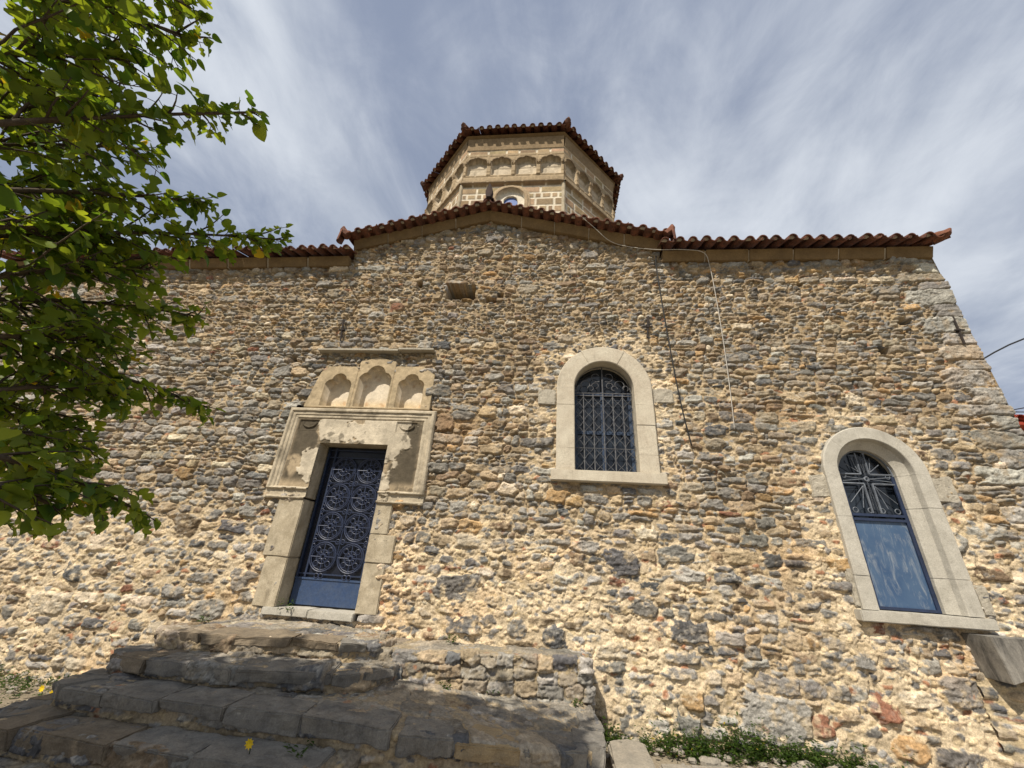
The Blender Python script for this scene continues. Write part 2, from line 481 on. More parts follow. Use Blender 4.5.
    # pale lichen and quartz streaks, stronger on some stones than on others
    sr = np.random.default_rng(seed + 40).random((2, len(seeds)))
    lw = sstep(.05, .38, fbm(U * .8 + .5 * V, V * 1.7 - .3 * U, .07, 4, seed + 41, .7)) * (sr[0][I] ** 1.3)
    cs = cs * (1 - .75 * lw[..., None]) + np.array((.40, .375, .325)) * (.75 * lw[..., None])
    dk = sstep(.15, .5, fbm(U, V * 1.5, .055, 4, seed + 42, .7)) * sr[1][I]
    cs = cs * (1 - .55 * dk[..., None])
    # lime smeared over the faces of the stones
    stain = smear * sstep(0.02, 0.42, fbm(U, V, 0.085, 4, seed + 12, 0.7) + 0.25 * fbm(U, V, .7, 2, seed + 13))
    cs = cs * (1 - stain[..., None]) + mc * stain[..., None]
    t = sstep(-0.003, 0.005, hs - hm)[..., None]
    return H, np.clip(cs * t + mc * (1 - t), 0.01, 0.8), F1, I
def pick(r, table):
    ks = list(table); w = np.array([table[k] for k in ks], float); k = ks[r.choice(len(ks), p=w / w.sum())]
    c = np.array(PAL[k]); return c * r.uniform(0.75, 1.25) * (1 + r.normal(0, 0.012, 3))
def course_seeds(x0, x1, z0, z1, hfun, colfun, seed, aspect=(1.1, 3.0), split=0.12, big=0.05, prs=0.007):
    r = np.random.default_rng(seed); out = []; z = z0; n = 0
    while z < z1:
        h0 = hfun(r, 0.5 * (x0 + x1), z)
        x = x0 - r.uniform(0, 0.3)
        while x < x1:
            h = h0 * r.uniform(0.75, 1.2)
            w = h * r.uniform(*aspect)
            w = min(max(w, 0.06), 0.55)
            cx = x + w / 2; cz = z + h0 / 2 + r.normal(0, 0.10) * h0
            q = r.random()
            if q < split:
                for s in (-1, 1):
                    out.append((cx, cz + s * h * 0.27, w / 2 * 1.05, h / 4, r.normal(0, 0.05), r.uniform(2.5, 5), r.normal(0, prs), colfun(r, cx, cz)))
            elif q < split + big:
                out.append((cx, cz + 0.3 * h0, w * 0.62, h * 0.85, r.normal(0, 0.1), r.uniform(2.5, 4), r.normal(0.006, prs), colfun(r, cx, cz)))
            elif q < split + big + 0.12:
                w2 = w / 4
                for s in (-1, 1):
                    out.append((cx + s * w2, cz + r.normal(0, 0.1) * h, w2 * 1.02, h / 2 * r.uniform(0.7, 1), r.normal(0, 0.25), r.uniform(2, 4), r.normal(0, prs), colfun(r, cx, cz)))
            else:
                out.append((cx, cz, w / 2, h / 2, r.normal(0, 0.07), r.uniform(2.2, 5.0), r.normal(0, prs), colfun(r, cx, cz)))
            x += w
        z += h0
    return out

# ------------------------------------------------------------------ ground
def build_ground():
    # one sheet to the horizon: fine near the steps, coarse far out
    def axis(a, b, d, far):
        core = list(np.arange(a, b + 1e-6, d)); s = d * 2; lo = [a]; hi = [core[-1]]
        while lo[-1] > -far: lo.append(lo[-1] - s); hi.append(hi[-1] + s); s *= 1.35
        return np.array(lo[:0:-1] + core + hi[1:])
    X, Y = np.meshgrid(axis(-8, 7, 0.05, 1500), axis(-4, 0.3, 0.05, 1500))
    near = sstep(40, 10, np.hypot(X, Y))
    Z = near * (0.025 * fbm(X, Y, 0.6, 4, 41) + 0.012 * fbm(X, Y, 0.12, 3, 42)) + near * np.where(X < -4, -0.02, 0.05 * sstep(-0.5, 2.5, X)) - 0.02
    c = np.array((0.24, 0.20, 0.145)) * (1 + 0.3 * fbm(X, Y, 0.5, 4, 43))[..., None]
    c = c * (1 - 0.6 * sstep(8, 25, np.hypot(X, Y)))[..., None] + np.array((0.08, 0.095, 0.04)) * (0.6 * sstep(8, 25, np.hypot(X, Y)))[..., None]
    c = np.clip(c, 0.02, 0.7)
    o = grid_mesh('ground', np.stack([X, Y, Z], -1), c, M_STEP)
    tag(o, 'dusty stony ground in front of the church', None, None, 'structure')
build_ground()

# ------------------------------------------------------------------ church
church = empty('church', (0, 0, 0), 'old rubble stone church with tiled roofs, many sided drum and blue iron door', 'church')
XL, XR = -11.0, 5.97
APX, APZ, SL = -1.22, 7.42, 0.272                   # gable apex and slope
GL, GR = -3.72, 1.80
EAVE = 6.36                                          # underside of the side cornices
DOOR = (-3.36, -2.33, 0.94, 3.04)
W1 = dict(cx=0.755, r=0.425, zb=2.78, zs=4.00, ro=0.68)
W2 = dict(cx=4.05, r=0.335, zb=1.38, zs=2.90, ro=0.60)

def wall_top(x):
    g = APZ - SL * np.abs(x - APX)
    return np.where((x > GL) & (x < GR), g, EAVE + 0.10) + 0.02

def build_front_wall():
    d = 0.0105
    U, V = np.meshgrid(np.arange(XL, XR + d * 0.5, d), np.arange(-0.35, 7.46, d))
    def hfun(r, x, z):
        if z > 4.6: return r.choice([0.038, 0.052, 0.066, 0.085, 0.11], p=[.18, .26, .26, .20, .10])
        if z > 2.4: return r.choice([0.045, 0.065, 0.088, 0.11, 0.14], p=[.14, .26, .28, .22, .1])
        return r.choice([0.045, 0.066, 0.092, 0.12, 0.16], p=[.12, .25, .28, .22, .13])
    def colf(r, x, z):
        x += r.normal(0, 0.5); z += r.normal(0, 0.35)
        if z < 2.3 + 0.25 * math.sin(x):
            return pick(r, dict(D=.09, G=.32, L=.22, T=.16, C=.08, R=.025, O=.035, B=.08))
        if x > 1.7:
            return pick(r, dict(G=.27, D=.05, L=.11, T=.18, O=.08, B=.14, C=.05, K=.14))
        if z > 5.0:
            return pick(r, dict(T=.22, G=.18, L=.10, B=.17, O=.08, C=.05, K=.22, R=.01))
        if x < -3.4:
            return pick(r, dict(G=.30, L=.25, K=.20, T=.12, C=.08, R=.015, B=.05))
        return pick(r, dict(G=.24, D=.06, L=.16, T=.17, K=.18, C=.08, O=.03, B=.09))
    seeds = course_seeds(XL, XR - 0.1, -0.4, 7.5, hfun, colf, 3, (1.0, 3.4), 0.14, 0.05, 0.007)
    r = np.random.default_rng(21); big = []
    # large scattered stones
    scattered = []
    for k in range(120):
        x = r.uniform(XL, XR - 0.5); z = r.uniform(-0.2, 7.2); s = r.uniform(0.8, 1.5) * (1.25 if z < 2.2 else 0.8)
        scattered.append((x, z, 0.13 * s * r.uniform(0.7, 1.3), 0.075 * s, r.normal(0, 0.12), r.uniform(2.2, 3.5), r.normal(0.008, 0.006), colf(r, x, z)))
    # dressed quoins at the right corner
    z = 0.5; k = 0
    while z < 6.5:
        h = r.uniform(0.15, 0.28); w = (0.34 if k % 2 else 0.20) * r.uniform(0.85, 1.15)
        c = pick(r, dict(L=.62, W=.10, G=.16, C=.06, K=.06))
        if z < 1.2: c = pick(r, dict(L=.4, G=.3, T=.3))
        big.append((XR - w + 0.02, z + h / 2, w, h / 2 * 0.98, 0, 9, 0.012, c)); z += h; k += 1
    # stones one notices in the photograph
    for (x, z, w, h, kk) in ((1.52, 0.42, .115, .10, 'O'), (1.58, 1.02, .20, .13, 'D'), (-1.0, 0.92, .19, .11, 'D'), (-.35, .93, .12, .10, 'G'), (.12, .88, .13, .13, 'D'),
                          (-1.55, 3.42, .13, .13, 'B'), (2.35, .33, .36, .20, 'L'), (2.78, .30, .09, .11, 'R'), (5.35, 5.45, .12, .06, 'O'), (1.46, .78, .22, .065, 'G'),
                          (5.1, 5.75, .2, .08, 'G'), (5.55, 6.0, .26, .09, 'W'), (5.45, 5.35, .26, .09, 'W'), (2.9, 5.1, .13, .06, 'C'), (-3.0, 5.3, .14, .07, 'L'), (2.05, 1.6, .12, .07, 'D')):
        big.append((x, z, w, h, r.normal(0, 0.05), 3.6, 0.014, np.array(PAL[kk]) * 1.0))
    # soldier stones over the grilled window
    for k in range(-4, 5):
        a = R(90 + k * 11); rr = 0.82
        seeds.append((W1['cx'] + rr * math.cos(a), W1['zs'] + rr * math.sin(a), 0.036, 0.10, a - math.pi / 2, 3.5, 0.006, np.array(PAL['D' if k % 2 else 'K']) * 1.1))
    seeds = clear_inside(seeds, big + scattered)
    low = sstep(2.7, 1.6, V + 0.35 * fbm(U, V, 1.6, 3, 31)) * sstep(-10.0, -7.5, U + fbm(U, V, 1.5, 2, 30))
    mid = sstep(0.1, 0.6, fbm(U, V, 1.3, 3, 32)) * 0.5 * sstep(5.4, 3.5, V)
    m = np.clip(low * (.62 + .5 * fbm(U, V, .8, 3, 39)) + mid, 0, 1)
    around = sstep(0.55, 0.05, np.abs(np.hypot(U - W1['cx'], np.maximum(V - W1['zs'], 0)) - 0.8)) * (V > 2.4) * (V < 5.0) * (np.abs(U - W1['cx']) < 1.4)
    around2 = sstep(0.5, 0.05, np.abs(np.hypot(U - W2['cx'], np.maximum(V - W2['zs'], 0)) - 0.72)) * (V > 1.1) * (V < 3.8) * (np.abs(U - W2['cx']) < 1.2)
    m = np.clip(m + 0.55 * around + 0.55 * around2, 0, 1)
    level = -0.025 + 0.020 * m + 0.010 * fbm(U, V, 0.45, 3, 33) + 0.017 * fbm(U, V, 0.14, 2, 38)
    mc = np.array((0.325, 0.248, 0.155)) * (1 - m[..., None]) + np.array((0.60, 0.49, 0.335)) * m[..., None]
    H, C, F1, I = rubble(U, V, d, seeds, 0.040, 0.006 + 0.005 * m, level, mc, 1, 0.008, 0.013, 0.013, 1.2, 0.85, 0.5 + 0.32 * m)
    # ochre and rusty weathering that belongs to the stone
    och = sstep(0.25, 0.7, fbm(U, V, 0.9, 4, 35, 0.6))[..., None]
    C = C * (1 - 0.30 * och) + C * np.array((1.30, 0.95, 0.62)) * 0.30 * och
    # lime wash remains, low right
    # putlog holes and a crack
    def hole(x0, x1, z0, z1, depth, soft=0.01):
        a = sstep(x0 - soft, x0 + soft, U) * sstep(x1 + soft, x1 - soft, U) * sstep(z0 - soft, z0 + soft, V) * sstep(z1 + soft, z1 - soft, V)
        return a * depth
    cut = hole(-1.84, -1.34, 5.63, 5.94, 0.55)
    for (x, z, w, h) in ((4.75, 4.69, .08, .06), (-0.9, 5.72, .05, .05), (-4.25, 4.45, .06, .06), (5.2, 5.2, .09, .05), (-2.35, 5.95, .05, .05), (3.1, 4.9, .03, .02), (-1.05, 5.62, .09, .05), (0.1, 6.25, .03, .03), (3.9, 5.9, .04, .03), (-6.3, 4.0, .06, .06)):
        cut = np.maximum(cut, hole(x - w, x + w, z - h, z + h, 0.18))
    crack = np.abs(U - (-3.52 + 0.12 * np.sin(V * 6) + 0.03 * fbm(U, V, 0.2, 2, 36)))
    cut = np.maximum(cut, 0.06 * sstep(0.022, 0.006, crack) * sstep(4.6, 4.9, V) * sstep(6.0, 5.6, V))
    H = H - cut
    C = C * (1 - 0.0 * cut[..., None])
    H = H + 0.02 * fbm(U, V, 2.2, 2, 37)
    P = np.stack([U, -H, V], -1)
    fu = 0.5 * (U[:-1, :-1] + U[1:, 1:]); fv = 0.5 * (V[:-1, :-1] + V[1:, 1:])
    keep = fv < wall_top(fu)
    keep &= ~((fu > -3.90) & (fu < -1.76) & (fv > 2.30) & (fv < 3.62))
    keep &= ~((fu > -3.42) & (fu < -2.27) & (fv > 0.86) & (fv < 2.4))
    keep &= ~((fu > -3.62) & (fu < -1.90) & (fv > 3.5) & (fv < 4.21))
    keep &= ~((fu > -3.0) & (fu < -2.5) & (fv > 3.5) & (fv < 4.36))
    for w in (W1, W2):
        rr = w['ro'] - 0.10
        inside = (np.abs(fu - w['cx']) < rr) & (fv > w['zb'] - 0.05) & (fv < w['zs'])
        inside |= (np.hypot(fu - w['cx'], fv - w['zs']) < rr) & (fv >= w['zs'])
        keep &= ~inside
    cm = np.minimum(np.minimum(cut[:-1, :-1], cut[1:, 1:]), np.minimum(cut[:-1, 1:], cut[1:, :-1]))
    keep &= ~(cm > 0.5)
    grid_mesh('front_wall', P, C, M_RUBBLE, church, keep)
    # right return wall
    d2 = 0.03
    U2, V2 = np.meshgrid(np.arange(0.0, 8.0, d2), np.arange(-0.35, 6.5, d2))
    s2 = course_seeds(0, 8, -0.4, 6.5, hfun, lambda r, x, z: pick(r, dict(G=.3, L=.2, T=.2, K=.2, C=.1)), 5, (1.2, 3.0))
    H2, C2, _, _ = rubble(U2, V2, d2, s2, 0.03, 0.012, -0.01, np.array((0.45, 0.35, 0.22)), 51)
    H2 = H2 * np.clip(U2 / 0.2, 0, 1)
    grid_mesh('side_wall', np.stack([XR + H2 * 0.7, U2 - 0.012, V2], -1), C2, M_RUBBLE, church)
    # masonry core behind the faces
    mb = MB()
    mb.box(XL + 0.02, XR - 0.10, 1.30, 7.9, -0.5, 6.25)
    mb.box(XL + .02, XR - .10, .55, 1.298, 6.05, 6.25); mb.box(XL + .02, XL + .4, .1, 1.298, -.5, 6.04)
    mb.build('wall_core', M_MORTAR, church)
    mb = MB()
    mb.add([(GL + .05, .6, 6.25), (GR - .05, .6, 6.25), (APX, .6, APZ - .05), (GL + .05, 3.0, 6.25), (GR - .05, 3.0, 6.25), (APX, 3.0, APZ - .05)], [(0, 1, 2), (5, 4, 3), (0, 3, 4, 1), (1, 4, 5, 2), (2, 5, 3, 0)])
    mb.build('gable_core', M_MORTAR, church)
build_front_wall()

# ---- cornices (slabs with open joints)
def cornice_run(p0, p1, up, proj_b, proj_t, h, n):
    p0 = Vector(p0); p1 = Vector(p1); up = Vector(up)
    for k in range(n):
        a = p0.lerp(p1, k / n + (0.0025 if k else 0)); b = p0.lerp(p1, (k + 1) / n - (0.0025 if k < n - 1 else 0))
        j = random.uniform(-0.006, 0.006); mb = MB()
        Yb, Yt = Vector((0, -proj_b + j, 0)), Vector((0, -proj_t + j, 0)); back = Vector((0, 0.5, 0))
        mb.hexa([a + Yb, b + Yb, b + back, a + back, a + up * h + Yt, b + up * h + Yt, b + up * h + back, a + up * h + back])
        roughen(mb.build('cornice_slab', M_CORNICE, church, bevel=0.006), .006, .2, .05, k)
    Yb, Yt = Vector((0, -proj_b + .016, 0)), Vector((0, -proj_t + .016, 0)); back = Vector((0, .45, 0)); lo = up * .006; a, b = p0 + Vector((.01, 0, 0)), p1 - Vector((.01, 0, 0))
    mb = MB(); mb.hexa([a + Yb + lo, b + Yb + lo, b + back + lo, a + back + lo, a + up * (h - .01) + Yt, b + up * (h - .01) + Yt, b + up * (h - .01) + back, a + up * (h - .01) + back])
    mb.build('cornice_bedding', M_MORTAR, church)
cornice_run((XL, 0, EAVE), (GL - 0.02, 0, EAVE), (0, 0, 1), 0.045, 0.12, 0.168, 9)
cornice_run((GR + 0.02, 0, EAVE + .01), (XR - 0.02, 0, EAVE + .01), (0, 0, 1), 0.045, 0.12, 0.168, 6)
cornice_run((GL - 0.02, 0, APZ - SL * (APX - GL)), (APX, 0, APZ), (0, 0, 1), 0.05, 0.13, 0.175, 4)
cornice_run((APX, 0, APZ), (GR + 0.02, 0, APZ - SL * (GR - APX)), (0, 0, 1), 0.05, 0.13, 0.175, 5)

# ---- barrel tiles
def half_tube(mb, p0, p1, side, up, r0, r1, t, convex=True, n=7):
    """half-round tile from its lower end p0 to its upper end p1"""
    p0, p1, side, up = Vector(p0), Vector(p1), Vector(side), Vector(up)
    s = 1 if convex else -1
    vs = []
    for (p, rr) in ((p0, r0), (p1, r1)):
        for q in (rr, rr - t):
            for k in range(n + 1):
                a = math.pi * k / n
                vs.append(p + side * (q * math.cos(a)) + up * (s * q * math.sin(a) * (0.92 if convex else 0.72)))
    m = n + 1; fs = []
    for k in range(n):
        fs.append((k, k + 1, 2 * m + k + 1, 2 * m + k))
        fs.append((m + k, 3 * m + k, 3 * m + k + 1, m + k + 1))
        fs.append((k, m + k, m + k + 1, k + 1))
        fs.append((2 * m + k, 2 * m + k + 1, 3 * m + k + 1, 3 * m + k))
    fs.append((0, 2 * m, 3 * m, m)); fs.append((n, m + n, 3 * m + n, 2 * m + n))
    mb.add(vs, fs)
def plug(mb, p, side, up, r, back, n=7):
    p, side, up, back = Vector(p), Vector(side), Vector(up), Vector(back)
    vs = [p + side * (r * math.cos(math.pi * k / n)) + up * (r * 0.9 * math.sin(math.pi * k / n)) for k in range(n + 1)]
    vs += [v + back for v in vs]; m = n + 1
    fs = [tuple(range(m)), tuple(reversed(range(m, 2 * m)))] + [(k, k + m, (k + 1) % m + m, (k + 1) % m) for k in range(m)]
    mb.add(vs, fs)
def tile_field(mt, mp, a, b, upslope, length, pitch, limit=None, jit=0.022):
    """columns of tiles from the eave line a-b running along upslope (unit) for length; limit(k_frac) shortens columns"""
    a, b, d = Vector(a), Vector(b), Vector(upslope).normalized()
    L = (b - a).length; n = max(1, round(L / pitch)); side = (b - a).normalized(); pt = L / n
    nrm = d.cross(side)
    if nrm.z < 0: nrm = -nrm
    for k in range(n + 1):
        s = k * pt
        lenk = length if limit is None else limit(s / L)
        row = 0; pos = 0.0
        while pos < lenk - 0.02:
            l = min(0.46, lenk - pos + 0.05)
            lift = nrm * (0.012 * (row % 2))
            j = side * random.uniform(-jit, jit) + nrm * random.uniform(-jit, jit) * 0.5 + (d * random.uniform(-0.02, 0.015) if row == 0 else Vector())
            p = a + side * s + d * pos + j
            rr = pt * random.uniform(0.295, 0.335)
            half_tube(mt, p + nrm * 0.025 + lift, p + d * l + nrm * 0.02 + lift, side, nrm, rr, rr * 0.86, 0.014, True)
            if row == 0 and mp is not None:
                plug(mp, p + d * 0.045 + nrm * 0.03, side, nrm, rr - 0.015, d * 0.03)
            if k < n:
                q = a + side * (s + pt / 2) + d * (pos - 0.035) + j * 0.8
                half_tube(mt, q + nrm * 0.03 + lift, q + d * l + nrm * 0.03 + lift, side, nrm, pt * .335, pt * .35, 0.014, False)
            pos += 0.38; row += 1
def tiles_build(name, mt, mp, parent):
    nf = len(mt.f); mt.add(mp.v, mp.f)
    o = mt.build(name, M_TILE, parent)
    o.data.materials.append(M_MORTAR)
    idx = np.zeros(len(mt.f), np.int32); idx[nf:] = 1
    o.data.polygons.foreach_set('material_index', idx)
    return o
def roof(name, runs, mat=None):
    mt, mp = MB(), MB()
    for rn in runs: tile_field(mt, mp, *rn)
    return tiles_build(name, mt, mp, church)
dS = Vector((0, 1, 0.34)).normalized()
EZ = EAVE + 0.174
roof('arm_roof', [((XL - .1, -0.30, EZ), (GL - 0.02, -0.30, EZ), dS, 3.0, 0.212)])
roof('arm_roof', [((GR + 0.02, -0.30, EZ + .01), (XR - 0.02, -0.30, EZ + .01), dS, 3.0, 0.212)])
# horn tile and corner return at the right end
mt = MB()
half_tube(mt, (XR + 0.04, -0.34, EZ + 0.02), (XR - 0.20, 0.0, EZ + 0.06), Vector((0.7, 0.7, 0)), (0, 0, 1), 0.095, 0.10, 0.015)
mt.tube([(XR - 0.10, -0.2, EZ + 0.05), (XR - 0.02, -0.27, EZ + 0.06), (XR + 0.05, -0.31, EZ + 0.09), (XR + 0.09, -0.33, EZ + 0.15)], [0.09, 0.085, 0.06, 0.02], 8)
mt.build('hip_tile', M_TILE, church)
# gable: verge tiles square to the rake, field tiles behind
gz = 0.164
def gpt(x, y, dz=0.0): return Vector((x, y, APZ + gz - SL * abs(x - APX) + dz))
v1 = Vector((0, 1, 0.10)).normalized()
mt, mp = MB(), MB()
tile_field(mt, mp, gpt(GL - 0.05, -0.31), gpt(APX, -0.31), v1, 0.42, 0.200)
tile_field(mt, mp, gpt(APX, -0.31), gpt(GR + 0.06, -0.31), v1, 0.42, 0.200)
for (xe, sx) in ((GL - 0.12, 1), (GR + 0.14, -1)):
    tile_field(mt, None, gpt(xe, 0.15), gpt(xe, 1.5), Vector((sx, 0, SL)), abs(APX - xe) - 0.05, 0.28)
tiles_build('gable_roof', mt, mp, church)
mt = MB()
half_tube(mt, gpt(APX, -0.30, .06), gpt(APX, 1.6, .10), (1, 0, 0), (0, 0, 1), 0.11, 0.11, 0.016)
mt.build('ridge_tile', M_TILE, church)
for (x, s) in ((GL - 0.10, -1), (GR + 0.10, 1)):
    b = gpt(x, 0); mt = MB()
    mt.tube([(x - s * .05, -0.28, b.z - .02), (x + s * .03, -0.30, b.z + .04), (x + s * .05, -0.31, b.z + .11), (x + s * .06, -.31, b.z + .18)], [0.08, 0.08, 0.055, 0.02], 8)
    half_tube(mt, (x + s * .02, -0.34, b.z - .22), (x + s * .02, -0.30, b.z + .05), (0, 1, 0), (s, 0, 0), .07, .08, .015)
    mt.build('horn_tile', M_TILE, church)
# pointed finial tile at the gable apex
mb = MB()
fz = APZ + gz + 0.08
prof = [(-.04, 0), (-.065, .09), (-.07, .17), (-.04, .27), (0, .37), (.04, .27), (.07, .17), (.065, .09), (.04, 0)]
n = len(prof)
mb.add([(APX + x, -0.36 - 0.02 * math.cos(x * 20), fz + z) for x, z in prof] + [(APX + x, -0.28, fz + z) for x, z in prof], [tuple(range(n)), tuple(reversed(range(n, 2 * n)))] + [(k, (k + 1) % n, (k + 1) % n + n, k + n) for k in range(n)])
mb.build('apex_finial', mat_tile('sooty_terracotta', (.06, .04, .034), (.035, .026, .024), .3), church, bevel=0.008)

# ---- relief panels (fine height field grids)
def relief(name, x0, x1, z0, z1, d, fn, mat, parent, org=None, xdir=None, nrm=None, mask=None, skirt=0.15):
    U, V = np.meshgrid(np.arange(x0, x1 + d * .5, d), np.arange(z0, z1 + d * .5, d))
    H, C = fn(U, V)
    H = H.copy()
    if skirt:
        H[0, :] = H[-1, :] = H[:, 0] = H[:, -1] = -skirt
        for A in (U, V):
            A[:, 0] = A[:, 1]; A[:, -1] = A[:, -2]; A[0, :] = A[1, :]; A[-1, :] = A[-2, :]
    if org is None:
        P = np.stack([U, -H, V], -1)
    else:
        o, xd, nn = np.array(org), np.array(xdir), np.array(nrm)
        P = o + U[..., None] * xd + V[..., None] * np.array((0, 0, 1.0)) + H[..., None] * nn
    keep = None
    if mask is not None:
        fu = 0.5 * (U[:-1, :-1] + U[1:, 1:]); fv = 0.5 * (V[:-1, :-1] + V[1:, 1:])
        keep = mask(fu, fv)
    return grid_mesh(name, P, np.clip(C, 0.01, 0.8), mat, parent, keep)

# ---- door surround
def door_frame_fn(U, V):
    xl, xr, zb, zt = -3.97, -1.69, 2.23, 3.57
    e = np.minimum(np.minimum(U - xl, xr - U), zt - V)            # distance from the outer edge (three sides)
    w = e + 0.004 * fbm(U, V, 0.2, 3, 61)
    H = np.full(U.shape, 0.015)
    prof = np.interp(w, [0, .012, .05, .056, .062, .105, .112, .118, .150, .162, .2], [0.035, .055, .058, .032, .036, .038, .020, .028, .03, .012, .012])
    H = np.maximum(H, prof * (w < .2))
    # bottom capitals returning to the opening
    cap = (V < zb + 0.17)
    cz = V - zb
    cp = np.interp(cz, [0, .01, .035, .04, .05, .105, .115, .15, .165], [.035, .05, .052, .028, .032, .034, .05, .052, .015])
    H = np.where(cap & (e > 0.02), np.maximum(H, cp), H)
    # small carved bosses on the capitals
    for bx in (-3.62, -2.12):
        bb = np.maximum(np.abs(U - bx) / 0.09, np.abs(cz - 0.08) / 0.075)
        xx_ = (U - bx) / 0.09; zz_ = (cz - .08) / .075
        cross = np.minimum(np.abs(xx_ - zz_), np.abs(xx_ + zz_)) < .28
        H = np.where(bb < 1, 0.056 - 0.028 * cross * (bb < .85), H); H = np.where((bb >= 1) & (bb < 1.14) & (cz > .02) & (cz < .15), .02, H)
    for bx, s in ((-3.44, 1), (-2.26, -1)):
        H = np.where((np.abs(U - bx) < .07) & (cz > .035) & (cz < .125), .055, H)
        tri = np.abs(cz - 0.08) < 0.05 * np.clip((U - bx + 0.07) / 0.14 if s > 0 else (bx + 0.07 - U) / 0.14, 0, 1)
        H = np.where(tri, 0.02, H)
    # corner tablets with a carved curl
    for bx in (-3.62, -2.10):
        bb = np.maximum(np.abs(U - bx) / 0.17, np.abs(V - 3.31) / 0.085)
        H = np.where((bb < 1), 0.000, H)
        arc = np.abs(np.hypot((U - bx) / 1.35, V - 3.35) - 0.075) < 0.010
        H = np.where((bb < .95) & arc & (V < 3.36), 0.018, H); H = np.where((bb >= .9) & (bb < 1), .02, H)
    # inner lip round the opening
    f = fbm(U, V, 0.35, 5, 62, 0.6); g = fbm(U, V, 0.06, 4, 63, 0.6)
    H = H + 0.006 * f + 0.003 * g
    plaster = sstep(-0.05, 0.06, f + 0.4 * fbm(U, V, .12, 3, 67) + .25 * sstep(3.0, 3.25, V) - .45 * sstep(.58, .78, np.abs(U + 2.83)))
    H = H + 0.010 * plaster * (e > .17) * (~cap)
    spots = sstep(.18, .36, fbm(U, V, .16, 4, 69, .65)) * (e > .17) * (~cap)
    cream = np.array((0.53, 0.46, 0.35)); dirty = np.array((0.072, 0.060, 0.042)); bare = np.array((0.37, 0.29, 0.19))
    ground_dark = sstep(-0.12, 0.12, fbm(U, V, 0.45, 4, 64, .65) + 0.42 * sstep(.55, .68, np.abs(U + 2.83)) - .05)
    ground_dark = ground_dark * sstep(.10, .22, e) * sstep(2.42, 2.55, V)
    C = bare + (cream - bare) * plaster[..., None]
    lich = (ground_dark * (1 - 0.72 * plaster) * .92)[..., None]
    C = C * (1 - lich) + dirty * lich
    C = C * (1 - .65 * spots[..., None]) + dirty * 1.3 * .65 * spots[..., None]
    C = C * (1 + .22 * g + .15 * f)[..., None]
    mould = (w < .165)[..., None] | (cap & (e > 0.02))[..., None]
    grime = sstep(.0, .45, fbm(U, V, .22, 5, 68, .68))[..., None]
    Cm = np.array((0.44, 0.375, 0.275)) * (1 + .25 * f + .25 * g)[..., None]
    Cm = Cm * (1 - .6 * grime) + np.array((.15, .125, .09)) * .6 * grime
    C = np.where(mould, Cm, C)
    return H, C
def door_mask(fu, fv): return ~((fu > DOOR[0]) & (fu < DOOR[1]) & (fv < DOOR[3]))
portal = part_root('doorway', (-2.84, 0, .94), church)
surround = relief('door_surround', -3.98, -1.68, 2.22, 3.58, 0.0065, door_frame_fn, M_RELIEF, portal, mask=door_mask)
# reveal of the doorway (both jambs and the lintel soffit), behind the surround
x0, x1, z0, z1 = DOOR
mb = MB()
mb.box(x0 - 0.16, x0 - 0.001, 0.004, 0.36, 2.26, z1 + .16); mb.box(x1 + 0.001, x1 + 0.16, 0.004, 0.36, 2.26, z1 + .16); mb.box(x0 - .0005, x1 + .0005, 0.004, 0.36, z1 + 0.002, z1 + 0.16)
mb.build('door_lintel', M_JAMB, portal, bevel=0.006)
# stone jambs
def jamb(xa, xb, cuts, side):
    for k in range(len(cuts) - 1):
        mb = MB()
        za, zb = cuts[k] + 0.0015, cuts[k + 1] - 0.0015
        ex = random.uniform(-.06, .07)
        yo = -0.022 - random.uniform(0, .01)
        if side < 0: mb.box(xa + ex, xb, yo, 0.36, za, zb)
        else: mb.box(xa, xb + ex, yo, 0.36, za, zb)
        roughen(mb.build('jamb_stone', M_JAMB, portal, bevel=0.01), .009, .2, .03, k + 3)
jamb(-3.68, x0, (0.93, 1.50, 2.235), -1)
jamb(x1, -2.08, (0.93, 1.50), 1); jamb(x1, -1.93, (1.50, 1.84), 1); jamb(x1, -2.10, (1.84, 2.235), 1)
for b in ((-3.50, -2.90, -0.06, 0.30, 0.855, 0.938), (-2.893, -2.32, -0.065, 0.30, 0.85, 0.938)):
    mb = MB(); mb.box(*b); roughen(mb.build('sill_stone', M_GREYSTONE, portal, bevel=0.008), .008, .12, .025, 4)
# door leaf
door = MB(); door.box(x0 + .002, x1 - .002, 0.24, 0.28, z0, z1 - .002)
door = door.build('door', M_BLUEBACK, church)
mb = MB(); mb.box(x0 + .03, x1 - .03, 0.215, 0.238, z0 + .02, 1.25)
mb.box(x0 + .02, x1 - .02, 0.205, 0.236, 1.252, 1.275)
kick = mb.build('kick_plate', M_SHUTTER and mat_plain('scuffed_blue_plate', (0.022, 0.05, 0.125), (0.045, 0.07, 0.13), 9, 45, 0.5, spec=.5), door)
mb = MB()
gy = 0.215
for xx in (-3.32, -3.21, -2.43, -2.365):
    mb.box(xx - .012, xx + .012, gy - .008, gy + .02, 1.28, z1 - .02)
for zz in (1.32, z1 - .16, z1 - .05):
    mb.box(x0 + .02, x1 - .02, gy - .006, gy + .018, zz - .009, zz + .009)
mb.build('door_frame_bars', M_BLUE, door)
